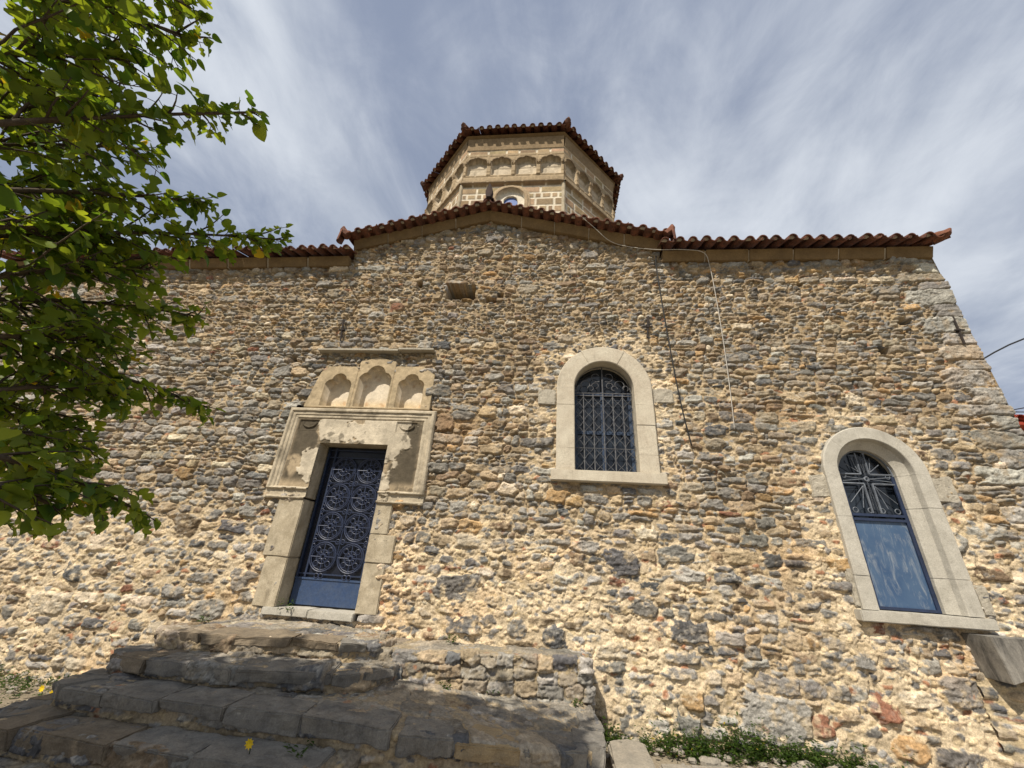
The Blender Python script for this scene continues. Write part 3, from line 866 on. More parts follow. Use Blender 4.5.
for cx in (-3.02, -2.63):
    for cz in (2.70, 2.31, 1.92, 1.53):
        rm = MB()
        for rad, t in ((0.180, .0085), (0.158, .006), (0.085, .006), (.03, .01)):
            rm.ring((cx, gy - .012, cz), rad, t, n=26)
        for k in range(4):
            a = k * math.pi / 2
            ca, sa = math.cos(a), math.sin(a)
            rm.tube([(cx + .02 * ca, gy - .012, cz + .02 * sa), (cx + .17 * ca, gy - .012, cz + .17 * sa)], .0075, 5)
            a2 = a + math.pi / 4
            rm.ring((cx + .118 * math.cos(a2), gy - .01, cz + .118 * math.sin(a2)), .033, .0055, n=12)
            rm.ring((cx + .055 * math.cos(a2), gy - .01, cz + .055 * math.sin(a2)), .018, .005, n=10)
        rm.build('rosette', M_GRILLE, door)
for cz in (2.505, 2.115, 1.725):
    mb = MB()
    for dx in (-.035, .035):
        mb.ring((-2.825 + dx, gy - .012, cz), .03, .006, n=14)
    for xx in (-3.19, -2.46):
        mb.ring((xx, gy - .012, cz), .025, .006, n=12); mb.ring((xx, gy - .012, cz + .06), .02, .005, n=12); mb.ring((xx, gy - .012, cz - .06), .02, .005, n=12)
    mb.tube([(-3.21, gy - .006, cz), (-2.43, gy - .006, cz)], .005)
    mb.tube([(-2.825, gy - .012, cz - .16), (-2.825, gy - .012, cz + .16)], .006)
    mb.build('scrollwork', M_GRILLE, door)
for cx in (-3.02, -2.63):
    mb = MB()
    for dx in (-.03, .03): mb.ring((cx + dx, gy - .012, 1.30), .028, .006, n=14)
    mb.build('scrollwork', M_GRILLE, door)

# ---- niche panel of three lobed niches over the door
NICHES = ((-3.335, 0.215, 4.17), (-2.75, 0.262, 4.32), (-2.155, 0.205, 4.18))
def niche_inside(U, V, cx, hw, zt):
    # straight sides, then a trefoil head: two side lobes and a raised centre lobe
    r1 = hw * 0.52
    zs = zt - hw * 0.98
    ins = (np.abs(U - cx) < hw) & (V < zs) & (V > 3.615)
    for s in (-1, 1):
        ins |= np.hypot(U - cx - s * hw * 0.5, V - zs) < hw * 0.5
    ins |= np.hypot(U - cx, V - (zs + hw * 0.42)) < hw * 0.54
    ins |= (np.abs(U - cx) < hw * .8) & (V >= zs) & (V < zs + hw * .25)
    return ins
def niche_fn(U, V):
    f = fbm(U, V, 0.25, 5, 71, 0.6); g = fbm(U, V, .05, 4, 72, .6)
    H = 0.02 + 0.006 * f + 0.003 * g
    C = np.array((0.40, 0.315, 0.20)) * (1 + .3 * f + .25 * g)[..., None]
    for x in (-3.055, -2.455):
        j = np.abs(U - x - 0.0 * V) < 0.007
        H = np.where(j, H - .012, H)
    ins = np.zeros(U.shape, bool)
    for n_ in NICHES: ins |= niche_inside(U, V, *n_)
    H = np.where(ins, -0.15 + 0.006 * f, H)
    Ci = np.array((0.64, 0.56, 0.44)) * (1 + .10 * f + .08 * g)[..., None]
    # warmer, slightly darker tone towards the foot of the niches
    Ci = Ci * (1 - .35 * sstep(3.85, 3.65, V + .06 * f)[..., None] * np.array((0.1, .35, .8)))
    stain = sstep(.3, .6, fbm(U, V, .12, 4, 73))[..., None]
    Ci = Ci * (1 - .35 * stain * np.array((.5, .8, 1.0)))
    C = np.where(ins[..., None], Ci, C)
    return H, C
def niche_mask(fu, fv):
    # individual frame stones with stepped, rounded tops
    z = np.where(fu < -3.055, 4.30 - 0.9 * np.maximum(-3.55 - fu, 0), np.where(fu < -2.455, 4.47 - .25 * np.abs(fu + 2.755), 4.31 - .7 * np.maximum(fu + 2.0, 0)))
    return (fv < z) & (fu > -3.80 + 0.22 * (fv - 3.6))
relief('niche_panel', -3.80, -1.80, 3.585, 4.50, 0.0075, niche_fn, M_RELIEF, church, mask=niche_mask, skirt=0.1)
mb = MB()
mb.hexa([(-3.80, -.10, 4.555), (-2.44, -.11, 4.548), (-2.44, .06, 4.548), (-3.80, .06, 4.555), (-3.80, -.10, 4.588), (-2.44, -.11, 4.585), (-2.44, .06, 4.585), (-3.80, .06, 4.588)])
roughen(mb.build('drip_slab', M_ROUGHSTONE, church, bevel=0.004), .006, .12, .03, 5)
mb = MB()
mb.hexa([(-2.43, -.12, 4.565), (-1.86, -.11, 4.57), (-1.86, .06, 4.57), (-2.43, .06, 4.565), (-2.43, -.12, 4.60), (-1.86, -.11, 4.605), (-1.86, .06, 4.605), (-2.43, .06, 4.60)])
roughen(mb.build('drip_slab', M_ROUGHSTONE, church, bevel=0.004), .006, .12, .03, 5)

# ---- arched window surrounds
def arch_block(mb, w, prof, a):
    """a: list of path positions; path param t: straight jamb below 0..zs, arch, jamb. prof: list of (radius, y)"""
    rings = []
    for (kind, val) in a:
        ring = []
        for (rad, y) in prof:
            if kind == 'L': ring.append((w['cx'] - rad, y, val))
            elif kind == 'R': ring.append((w['cx'] + rad, y, val))
            else: ring.append((w['cx'] + rad * math.cos(val), y, w['zs'] + rad * math.sin(val)))
        rings.append(ring)
    m = len(prof); vs = [p for r_ in rings for p in r_]; fs = []
    for i in range(len(rings) - 1):
        for k in range(m):
            k2 = (k + 1) % m
            fs.append((i * m + k, i * m + k2, (i + 1) * m + k2, (i + 1) * m + k))
    fs.append(tuple(range(m))); fs.append(tuple(reversed(range((len(rings) - 1) * m, len(rings) * m))))
    mb.add(vs, fs)
def arch_surround(w, prof, jl, jr, arcs, mat, root):
    g = 0.0018
    cuts = [w['zb']] + jl + [w['zs']]
    cutr = [w['zb']] + jr + [w['zs']]
    for side, cc in (('L', cuts), ('R', cutr)):
        for k in range(len(cc) - 1):
            jit = random.uniform(-.005, .005); mb = MB()
            arch_block(mb, w, [(a, y + (jit if y < .0 else 0)) for a, y in prof], [(side, cc[k] + g), (side, cc[k + 1] - g)])
            roughen(mb.build('surround_stone', mat, root), .0035, .12, .03, 8)
    for (a0, a1) in arcs:
        e = 0.2
        n = 12; jit = random.uniform(-.005, .005); mb = MB()
        arch_block(mb, w, [(a, y + (jit if y < .0 else 0)) for a, y in prof], [('A', R(a0 + e) + (R(a1 - a0 - 2 * e)) * k / n) for k in range(n + 1)])
        roughen(mb.build('surround_stone', mat, root), .0035, .12, .03, 8)
win1 = part_root('arched_window', (W1['cx'], 0, W1['zb']), church)
win2 = part_root('arched_window', (W2['cx'], 0, W2['zb']), church)
arch_surround(W1, [(0.68, 0.2), (0.68, -.050), (0.668, -.062), (0.437, -.062), (0.425, -.052), (0.425, 0.24)], [3.08, 3.72], [3.02, 3.44, 3.74], [(180, 118), (118, 62), (62, 0)], M_WINSTONE, win1)
mb = MB(); mb.box(0.01, 1.50, -0.105, 0.26, 2.63, 2.776)
roughen(mb.build('window_sill', M_WINSTONE, win1, bevel=0.01), .004, .15, .025, 6)
arch_surround(W2, [(0.60, 0.2), (0.60, -.055), (0.588, -.066), (0.445, -.066), (0.437, -.058), (0.425, 0.01), (0.335, 0.09), (0.335, 0.24)], [1.72, 2.36], [1.74, 2.5], [(180, 135), (135, 48), (48, 0)], M_GREYSTONE, win2)
mb = MB(); mb.box(3.38, 4.70, -0.105, 0.26, 1.265, 1.376)
roughen(mb.build('window_sill', M_GREYSTONE, win2, bevel=0.01), .004, .15, .025, 7)
# rough hammered blocks bonded beside the windows
def rough_block(x0, x1, z0, z1, rnd=0.03):
    mb = MB(); j = lambda: random.uniform(-.02, .02); mb.hexa([(x0 + j(), -.028 + j() * .4, z0 + j()), (x1 + j(), -.028 + j() * .4, z0 + j()), (x1, .15, z0), (x0, .15, z0), (x0 + j(), -.028 + j() * .4, z1 + j()), (x1 + j(), -.028 + j() * .4, z1 + j()), (x1, .15, z1), (x0, .15, z1)])
    o = roughen(mb.build('bonded_block', M_ROUGHSTONE, win2 if x0 > 2.5 else win1, bevel=.012), .014, .09, .018, int(x0 * 10) % 7)
for b in ((3.26, 3.47, 2.57, 2.86), (4.67, 4.92, 2.58, 2.89), (3.38, 3.47, 1.40, 1.78), (4.67, 4.80, 1.40, 1.70), (-.19, .072, 3.73, 3.97), (1.44, 1.72, 3.78, 4.01)):
    rough_block(*b)
# window one: glazed leaves behind an iron grille
mb = MB()
def arch_plate(mb, w, r, y0, y1, z0, n=20):
    pts = [(w['cx'] - r, z0), (w['cx'] + r, z0)] + [(w['cx'] + r * math.cos(math.pi * k / n), w['zs'] + r * math.sin(math.pi * k / n)) for k in range(n + 1)]
    m = len(pts)
    mb.add([(x, y0, z) for x, z in pts] + [(x, y1, z) for x, z in pts], [tuple(range(m)), tuple(reversed(range(m, 2 * m)))] + [(k, (k + 1) % m, (k + 1) % m + m, k + m) for k in range(m)])
arch_plate(mb, W1, .43, .20, .22, W1['zb'] - .01)
mb.build('window_pane', M_GLASS, win1)
mb = MB()
for (xa, xb) in ((.335, .385), (.725, .785), (1.125, 1.175)): mb.box(xa, xb, .165, .199, W1['zb'], W1['zs'] + .02)
for zz in (2.80, 3.38, 3.98): mb.box(.385, 1.125, .17, .199, zz - .025, zz + .025)
mb.build('casement_frame', mat_plain('blue_window_paint', (0.04, 0.065, 0.115), (0.02, 0.03, 0.055), 10, 70, 0.5), win1)
mb = MB(); gy = .10
zs = W1['zs']
for k in range(7):
    x = W1['cx'] - .425 + .85 * k / 6
    if k in (0, 6): continue
    mb.tube([(x, gy, W1['zb']), (x, gy, zs - .03)], .0085, 6)
mb.tube([(W1['cx'], gy, zs - .03), (W1['cx'], gy, zs + .41)], .009, 6)
for zz in (zs - .03, zs - .07): mb.tube([(W1['cx'] - .425, gy, zz), (W1['cx'] + .425, gy, zz)], .0085, 6)
mb.tube([(W1['cx'] - .425, gy, 3.13), (W1['cx'] + .425, gy, 3.13)], .005, 5)
ncol, nrow = 6, 6
dx = .85 / ncol; dz = (zs - .08 - W1['zb']) / nrow
for i in range(ncol):
    for j in range(nrow):
        xa = W1['cx'] - .425 + dx * i; za = W1['zb'] + dz * j
        for s in (0, 1):
            p = [(xa + dx * (t if not s else 1 - t) , gy + .006, za + dz * t + .012 * math.sin(2 * math.pi * t)) for t in (0, .25, .5, .75, 1)]
            mb.tube(p, .0042, 4, cap=False)
mb.ring((W1['cx'], gy, zs), .405, .006, n=24, a0=0, a1=math.pi)
for s in (-1, 1):
    for (ox, oz, rad, a0, a1) in ((.09, .24, .085, -2.2, 2.6), (.24, .11, .085, -.6, 4.2), (.17, .05, .05, 0, 5.0), (.33, .06, .05, -1, 4), (.10, .09, .06, 0, 4.6)):
        pts = []
        for k in range(15):
            t = k / 14; rr = rad * (1 - .45 * t); a = a0 + (a1 - a0) * t
            pts.append((W1['cx'] + s * (ox + rr * math.cos(a)), gy, zs + oz + rr * math.sin(a)))
        mb.tube(pts, .0058, 5)
mb.build('window_grille', M_BAR, win1)

# window two: blue sheet below, star grille above
mb = MB(); arch_plate(mb, W2, .34, .20, .22, W2['zb'] - .01); mb.build('window_pane', M_GLASS, win2)
ZT = 2.43
mb = MB()
mb.box(W2['cx'] - .335, W2['cx'] + .335, .15, .175, W2['zb'] + .03, ZT - .06)
mb.build('shutter_panel', M_SHUTTER, win2)
mb = MB()
for s in (-1, 1): mb.box(W2['cx'] + s * .315 - .02, W2['cx'] + s * .315 + .02, .13, .149, W2['zb'] + .005, 2.9)
mb.box(W2['cx'] - .294, W2['cx'] + .294, .13, .149, W2['zb'] + .005, W2['zb'] + .035)
mb.box(W2['cx'] - .294, W2['cx'] + .294, .125, .149, ZT - .085, ZT - .055); mb.box(W2['cx'] - .294, W2['cx'] + .294, .125, .149, ZT - .03, ZT)
mb.build('shutter_frame', M_BLUE, win2)
mb = MB(); gy = .135; c0 = (W2['cx'], gy, 2.86)
def seg(a, b, r=.008): mb.tube([(W2['cx'] + a[0], gy, 2.86 + a[1]), (W2['cx'] + b[0], gy, 2.86 + b[1])], r, 5)
for s in (-1, 1):
    seg((s * .05, -.42), (s * .05, -.06), .012); seg((s * .05, .06), (s * .05, .34), .012)
    seg((s * .05, .06), (s * .31, .06), .012); seg((s * .05, -.06), (s * .31, -.06), .012)
    for dxx in (-.022, .022):
        seg((dxx, -.38), (0, -.02), .005); seg((dxx, .33), (0, .02), .005)
    for dzz in (-.03, .03):
        seg((s * .29, dzz), (s * .02, 0), .005)
    for (t0, t1) in (((.11, .27), (.20, .19)), ((.14, -.36), (.27, -.30))):
        seg((0 + s * .07, .09 if t0[1] > 0 else -.09), (s * t0[0], t0[1]), .005); seg((s * .07, .09 if t0[1] > 0 else -.09), (s * t1[0], t1[1]), .005)
    mb.ring((W2['cx'] + s * .07, gy, 2.86 - .39), .028, .006, n=12); mb.ring((W2['cx'] + s * .24, gy, 2.86 - .39), .03, .006, n=12)
    mb.ring((W2['cx'] + s * .26, gy, 2.86 + .035), .026, .005, n=10)
mb.ring((W2['cx'], gy, W2['zs']), .325, .011, n=24, a0=0, a1=math.pi)
mb.ring(c0, .025, .012, n=10)
mb.build('star_grille', mat_plain('grey_blue_iron', (.17, .19, .22), (.08, .09, .11), 20, 90, .55), win2)

# ---- iron wall anchors
def anchor(x, z, h, tilt, arm):
    mb = MB(); y = -0.035
    a = Vector((math.sin(tilt), 0, math.cos(tilt)))
    mb.tube([Vector((x, y, z)) - a * h / 2, Vector((x, y, z)) + a * h / 2], .015, 6)
    mb.tube([(x - arm, y - .01, z), (x + arm, y - .01, z)], .014, 6)
    mb.tube([(x, y - .02, z), (x, .2, z)], .022, 6)
    mb.build('wall_anchor', M_IRON, church)
anchor(1.47, 5.06, .40, .12, .07)
anchor(5.80, 5.02, .46, 0.05, .06)
anchor(-3.52, 4.98, .42, -.12, .05)

# ---- drum
DV = [(-2.42, 1.5), (0.20, 1.5), (1.70, 3.0), (1.70, 5.6), (0.20, 7.1), (-2.42, 7.1), (-3.95, 5.6), (-3.95, 3.0)]
DZ0, DZ1 = 6.6, 12.16
drum = part_root('drum', (-1.11, 4.3, DZ0), church)
def drum_fn(width, seed, window):
    n_arch = 4
    def fn(U, V):
        rr = np.random.default_rng(seed)
        f = fbm(U + seed, V, .3, 4, 80 + seed, .6); g = fbm(U + seed, V, .05, 3, 90 + seed)
        H = 0.0 * U; C = np.zeros(U.shape + (3,))
        zc = [DZ0]
        while zc[-1] < DZ1 + .3: zc.append(zc[-1] + rr.uniform(.15, .27))
        mort = np.array((.62, .55, .43)); 
        J = np.zeros(U.shape)
        for i in range(len(zc) - 1):
            xs = [-rr.uniform(0, .4)]
            small = rr.random() < .3
            while xs[-1] < width: xs.append(xs[-1] + (rr.uniform(.14, .24) if small else rr.uniform(.32, .62)))
            xs = np.array(xs); cols = []
            for _ in xs: cols.append(np.array((.31, .222, .132)) * rr.uniform(.7, 1.3) * (1 + rr.normal(0, .03, 3)))
            cols = np.array(cols)
            row = (V >= zc[i]) & (V < zc[i + 1])
            k = np.clip(np.searchsorted(xs, U[row]) - 1, 0, len(xs) - 2)
            dx = np.minimum(U[row] - xs[k], xs[k + 1] - U[row]); dz = np.minimum(V[row] - zc[i], zc[i + 1] - V[row])
            dd = np.minimum(dx, dz) + .006 * f[row]
            t = sstep(.020, .034, dd)
            C[row] = mort * (1 - t)[:, None] + cols[k] * t[:, None]
            J[row] = t
        H = .012 * J + .004 * f + .002 * g
        lower = sstep(10.45, 10.35, V)
        up = V > 10.5
        # blind arcade: ogee headed recesses between little piers
        zb, zs_ = 10.78, 11.22
        band = (V > 10.55) & (V < 11.62)
        C[band] = np.array((.33, .25, .155))
        wa = width / n_arch
        for k in range(n_arch):
            cx = wa * (k + .5); hw = wa * .5 - .06
            x = np.abs(U - cx)
            top = zs_ + np.where(x < hw * .42, .22 - .55 * x, .16 * np.sqrt(np.clip(1 - (x / hw) ** 2, 0, 1)) + .02)
            ins = (x < hw) & (V > zb) & (V < top)
            H = np.where(ins, H - .10, H)
            C[ins] = (np.array((.50, .42, .31)) * (.85 + .15 * J[ins])[:, None])
            rim = (x < hw + .05) & (V > zs_ - .05) & (V < top + .07) & ~ins
            H = np.where(rim, H + .035, H); C[rim] = np.array((.21, .155, .095))
            pier = (np.abs(U - wa * k) < .05) & (V > zb - .02) & (V < zs_ + .06)
            H = np.where(pier, H + .02, H)
        # string course and top band
        sc = np.clip(1 - ((V - 10.42) / .055) ** 2, 0, None) ** .5
        H = H + .09 * sc; C[sc > 0] = np.array((.27, .20, .125))
        ztb = min(zc, key=lambda q: abs(q - 11.86)); tb = V > ztb
        H = np.where(tb, .006 * f + .03 + .12 * (V - ztb), H); C[tb] = np.array((.25, .18, .105)) * 1.0
        if window:
            cx, cz = 1.30, 9.86
            rad = np.hypot(U - cx, np.maximum(V - cz, 0)); rad = np.where(V < cz, np.abs(U - cx), rad)
            H = np.where(rad < .50, .03, H); H = np.where(rad < .44, .06, H); H = np.where(rad < .36, -.05, H)
            H = np.where(rad < .17, -.25, H)
            C[rad < .50] = (.36, .27, .17); C[rad < .36] = (.64, .58, .47); C[rad < .17] = (.03, .035, .05)
        C = C * (1 + .22 * f + .16 * g)[..., None]
        return H, C
    return fn
mb = MB()
ins = [(x + (-1.1 - x) * .10, y + (4.3 - y) * .10) for x, y in DV]
m = len(ins)
mb.add([(x, y, DZ0) for x, y in ins] + [(x, y, DZ1 + .1) for x, y in ins], [tuple(reversed(range(m))), tuple(range(m, 2 * m))] + [(k, (k + 1) % m, (k + 1) % m + m, k + m) for k in range(m)])
drum_core = mb.build('drum_core', M_MORTAR, drum)
for k in range(8):
    a, b = Vector((*DV[k], 0)), Vector((*DV[(k + 1) % 8], 0))
    w = (b - a).length; xd = (b - a).normalized(); nn = Vector((xd.y, -xd.x, 0))
    d = 0.015 if k in (0, 1, 7) else 0.05
    relief('drum_wall', 0, w, DZ0, DZ1, d, drum_fn(w, 3 + k, k == 0), M_DRUM, drum, a, xd, nn, skirt=0, mask=(lambda fu, fv: ~((np.hypot(fu - 1.30, np.maximum(fv - 9.86, 0)) < .16) & (fv > 9.2))) if k == 0 else None)
mb = MB(); mb.box(-1.40, -.84, 1.60, 1.62, 9.1, 10.2)
mb.build('drum_window_pane', mat_plain('blue_window_glass', (.10, .17, .42), (.06, .11, .30), 5, 40, .25), drum)
# corner colonnettes of the drum
for (x, y) in DV:
    mb = MB(); mb.tube([(x, y, DZ0), (x, y, 10.4)], .05, 8)
    mb.build('corner_shaft', M_JAMB, drum)
# drum roof
EV = []
cx, cy = -1.11, 4.3
DE = [(-2.53, 1.22), (0.29, 1.22), (1.95, 2.92), (1.95, 5.68), (0.29, 7.38), (-2.53, 7.38), (-4.20, 5.68), (-4.20, 2.92)]
APEX = Vector((cx, cy, 13.9)); ZE = 12.30
mt, mp = MB(), MB()
for k in range(8):
    a, b = Vector((*DE[k], ZE)), Vector((*DE[(k + 1) % 8], ZE))
    mid = (a + b) / 2; d_ = (APEX - mid); dl = d_.length
    tile_field(mt, mp, a, b, d_, dl, 0.233, limit=lambda t, dl=dl: max(.3, dl * (1 - abs(2 * t - 1)) - .05))
tiles_build('drum_roof', mt, mp, drum)
for (x, y) in DE:
    mt = MB()
    e = Vector((x, y, ZE + .06)); d_ = (APEX - e)
    side = d_.cross(Vector((0, 0, 1))).normalized(); up = side.cross(d_).normalized()
    half_tube(mt, e, e + d_ * .97, side, up if up.z > 0 else -up, .11, .10, .016)
    o_ = Vector((x - cx, y - cy, 0)).normalized()
    mt.tube([e - o_ * .12, e + o_ * .00 + Vector((0, 0, .04)), e + o_ * .05 + Vector((0, 0, .09)), e + o_ * .07 + Vector((0, 0, .15))], [.09, .09, .07, .02], 8)
    mt.build('hip_tile', M_TILE_OLD, drum)
mb = MB(); e8 = [(x + (cx - x) * .02, y + (cy - y) * .02) for x, y in DE]; w8 = [(x + (cx - x) * -.005, y + (cy - y) * -.005) for x, y in DV]
mb.add([(x, y, DZ1 + .0) for x, y in w8] + [(x + (cx - x) * .05, y + (cy - y) * .05, ZE - .05) for x, y in DE] + [(cx, cy, 13.75)],
       [(k, (k + 1) % 8, (k + 1) % 8 + 8, k + 8) for k in range(8)] + [(k + 8, (k + 1) % 8 + 8, 16) for k in range(8)] + [tuple(reversed(range(8)))])
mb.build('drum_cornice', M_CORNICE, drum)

# ------------------------------------------------------------------ stone staircase in front of the door
stairs = empty('stone_staircase', (-1.8, -1.0, 0), 'worn grey rubble staircase with broad landing below the blue church door', 'staircase')
def resample(path, n):
    p = np.array(path, float)
    s = np.concatenate([[0], np.cumsum(np.hypot(*np.diff(p, axis=0).T))])
    # round the corners a little
    t = np.linspace(0, s[-1], n)
    q = np.stack([np.interp(t, s, p[:, i]) for i in range(p.shape[1])], -1)
    k = max(3, int(0.14 / (s[-1] / n))) | 1
    pad = np.pad(q, ((k // 2, k // 2), (0, 0)), mode='edge')
    ker = np.ones(k) / k
    return np.stack([np.convolve(pad[:, i], ker, 'valid') for i in range(q.shape[1])], -1), s[-1]
def strip(name, front, back, zb, seed, hst, pal, mcol, level=-0.014, d=0.0115, rnose=0.020, dome=0.005, aspect=(1.6, 3.4), nose_out=0.02, rough=0.016, split=.08):
    """a masonry step: riser rises from zb to the path's own z, rounds over a nose and runs back to the back path (x,y,z each)"""
    L = resample(front, 50)[1]; nu = int(L / d)
    F, L = resample(front, nu); B, _ = resample(back, nu)
    rise = float(np.mean(F[:, 2]) - zb); depth = float(np.mean(np.hypot(B[:, 0] - F[:, 0], B[:, 1] - F[:, 1])))
    S_ = rise + depth; nv = int(S_ / d)
    U, V = np.meshgrid(np.linspace(0, L, nu), np.linspace(0, S_, nv))
    r = np.random.default_rng(seed); seeds = []
    nc = max(1, round(rise / hst)); hr = rise / nc; slabh = min(.12, rise * .62) if hst > .15 else None
    if slabh:      # a course of broad slabs over a thin bed of rubble
        v = -.02
        while v < rise - slabh - .01:
            h = min(r.uniform(.05, .09), rise - slabh - v); x = -r.uniform(0, .2)
            while x < L:
                w = r.uniform(.06, .22); seeds.append((x + w / 2, v + h / 2, w / 2, h / 2, r.normal(0, .1), r.uniform(2.2, 4), r.normal(-.034, .010), pick(r, dict(K=.3, B=.3, G=.2, T=.2)))); x += w
            v += h
        x = -r.uniform(0, .2)
        while x < L:
            w = r.uniform(.26, .85); v0 = rise - slabh * r.uniform(.85, 1.25); v1 = rise + min(.26, depth * .6) * r.uniform(.6, 1.1)
            seeds.append((x + w / 2, (v0 + v1) / 2, w / 2, (v1 - v0) / 2, r.normal(0, .03), r.uniform(6, 12), r.normal(-.006, .008), pick(r, pal if x > .9 and r.random() > .12 else dict(K=.4, T=.3, B=.3)))); x += w  # tan stones near the left end paint in the sunlight there
    else:
        for c in range(nc):
            x = -r.uniform(0, .2)
            while x < L:
                w = hr * r.uniform(*aspect); v0 = c * hr; v1 = (c + 1) * hr + (.05 if c == nc - 1 else 0)
                seeds.append((x + w / 2, (v0 + v1) / 2 + r.normal(0, .012), w / 2, (v1 - v0) / 2, r.normal(0, .05), r.uniform(3, 6), r.normal(0, .010), pick(r, pal))); x += w
    v = rise + min(.22, depth * .55)
    while v < S_ + .1:
        h = r.uniform(.14, .30); x = -r.uniform(0, .2)
        while x < L:
            w = r.uniform(.2, .55)
            seeds.append((x + w / 2, v + h / 2 + r.normal(0, .03), w / 2, h / 2, r.normal(0, .25), r.uniform(2.5, 5), r.normal(0, .007), pick(r, dict(G=.38, L=.14, K=.24, D=.16, B=.08)))); x += w
        v += h
    H, C, _, _ = rubble(U, V, float(L / nu), seeds, .035, .0032, level, np.array(mcol), seed + 100, dome, rough, .012, 1.25, 1.7, .35)
    # dust and soil lying on the treads, paled to paint in sky light
    tread = sstep(rise + .015, rise + .06, V)
    soil_skylight = (tread * sstep(-.35, .25, fbm(U, V, .35, 4, seed + 55)))[..., None]
    C = C * (1 - .5 * soil_skylight) + np.array((.27, .23, .17)) * .5 * soil_skylight
    H = H * (1 - .35 * tread)
    # section: height fraction and inward distance as functions of V
    a = np.clip((V - (rise - rnose)) / (2 * rnose), 0, 1)
    zfr = np.where(V < rise - rnose, V, rise - rnose + rnose * np.sin(a * math.pi / 2))
    inn = np.where(V < rise - rnose, 0, np.where(V < rise + rnose, rnose * (1 - np.cos(a * math.pi / 2)), V - rise))
    tn = np.where(V < rise - rnose, 0, a * math.pi / 2)
    t = np.clip(inn / depth, 0, 1)[..., None]
    P = F[None] * (1 - t) + B[None] * t
    zt = P[..., 2]
    P = P.copy(); P[..., 2] = zt - (rise - zfr) * (V < rise + rnose) - 0.0
    tang = np.gradient(F[:, :2], axis=0); tang /= np.maximum(np.linalg.norm(tang, axis=1, keepdims=True), 1e-6)
    k = 9; ker = np.ones(k) / k
    out = np.stack([tang[:, 1], -tang[:, 0]], -1)
    P[..., 0] += H * np.cos(tn) * out[None, :, 0]; P[..., 1] += H * np.cos(tn) * out[None, :, 1]
    P[..., 2] += H * np.sin(tn) * .8
    wob = .018 * fbm(U, V * .6, .9, 3, seed + 70)
    P[..., 2] += wob
    return grid_mesh(name, P, C, M_STEP, stairs)
PS = dict(D=.44, G=.36, K=.10, B=.10)
MC = (.36, .285, .185)
def path(pts): return pts
# five treads, each turning back to the wall at its left end
strip('step', [(-4.06, .02, .76), (-4.06, -.80, .76), (-3.9, -.96, .76), (-3.1, -.93, .765), (-2.5, -.80, .77), (-2.05, -.78, .77), (-1.75, -.62, .75), (-1.70, -.2, .74)],
      [(-3.3, .04, .80), (-3.28, .04, .80), (-3.25, .04, .80), (-2.9, .04, .80), (-2.5, .04, .80), (-2.2, .04, .80), (-1.95, .04, .78), (-1.9, .04, .76)], .50, 201, .25, dict(D=.10, G=.22, K=.3, T=.2, B=.18), MC)
strip('step', [(-4.16, .02, .60), (-4.16, -1.02, .60), (-4.0, -1.25, .61), (-3.5, -1.33, .62), (-2.9, -1.38, .62), (-2.5, -1.26, .615), (-1.9, -1.16, .61), (-1.62, -1.0, .61), (-1.5, -.5, .60)],
      [(-3.6, .02, .62), (-3.7, -.55, .62), (-3.6, -.62, .62), (-3.3, -.66, .62), (-2.8, -.66, .62), (-2.5, -.55, .62), (-2.0, -.5, .61), (-1.9, -.4, .61), (-1.8, -.3, .60)], .36, 202, .25, PS, MC)
strip('step', [(-4.26, .02, .42), (-4.26, -1.3, .43), (-4.08, -1.60, .46), (-3.4, -1.68, .47), (-2.8, -1.70, .47), (-2.3, -1.72, .47), (-1.9, -1.68, .46), (-1.4, -1.66, .43), (-.9, -1.58, .40), (-.4, -1.52, .375), (.1, -1.47, .36), (.34, -1.38, .36), (.46, -1.15, .36), (.46, -.25, .36)],
      [(-3.8, .0, .45), (-3.8, -.85, .45), (-3.65, -.95, .46), (-3.2, -.98, .47), (-2.7, -.98, .47), (-2.3, -.85, .47), (-1.9, -.75, .47), (-1.5, -.35, .46), (-.9, -.30, .40), (-.4, -.28, .38), (.0, -.26, .37), (.2, -.24, .36), (.3, -.22, .36), (.38, -.2, .36)], -.06, 203, .25, PS, MC)
strip('step', [(-4.42, .0, .24), (-4.42, -1.55, .26), (-4.22, -1.90, .29), (-3.6, -1.97, .30), (-3.0, -2.0, .30), (-2.4, -2.04, .30), (-1.8, -2.06, .29), (-1.45, -1.98, .28), (-1.35, -1.55, .28)],
      [(-4.0, .0, .28), (-4.0, -1.2, .28), (-3.85, -1.35, .29), (-3.4, -1.4, .30), (-2.9, -1.4, .30), (-2.4, -1.4, .30), (-1.9, -1.4, .30), (-1.75, -1.4, .29), (-1.6, -1.35, .28)], -.06, 204, .30, PS, MC)
strip('step', [(-4.75, .0, .08), (-4.75, -2.0, .11), (-4.5, -2.35, .12), (-3.6, -2.42, .13), (-2.6, -2.45, .13), (-1.6, -2.45, .12), (-1.1, -2.3, .10), (-1.0, -1.5, .10)],
      [(-4.2, .0, .12), (-4.2, -1.5, .12), (-4.05, -1.7, .13), (-3.4, -1.75, .14), (-2.6, -1.75, .14), (-1.8, -1.75, .14), (-1.5, -1.7, .12), (-1.2, -1.4, .10)], -.06, 205, .2, PS, MC)
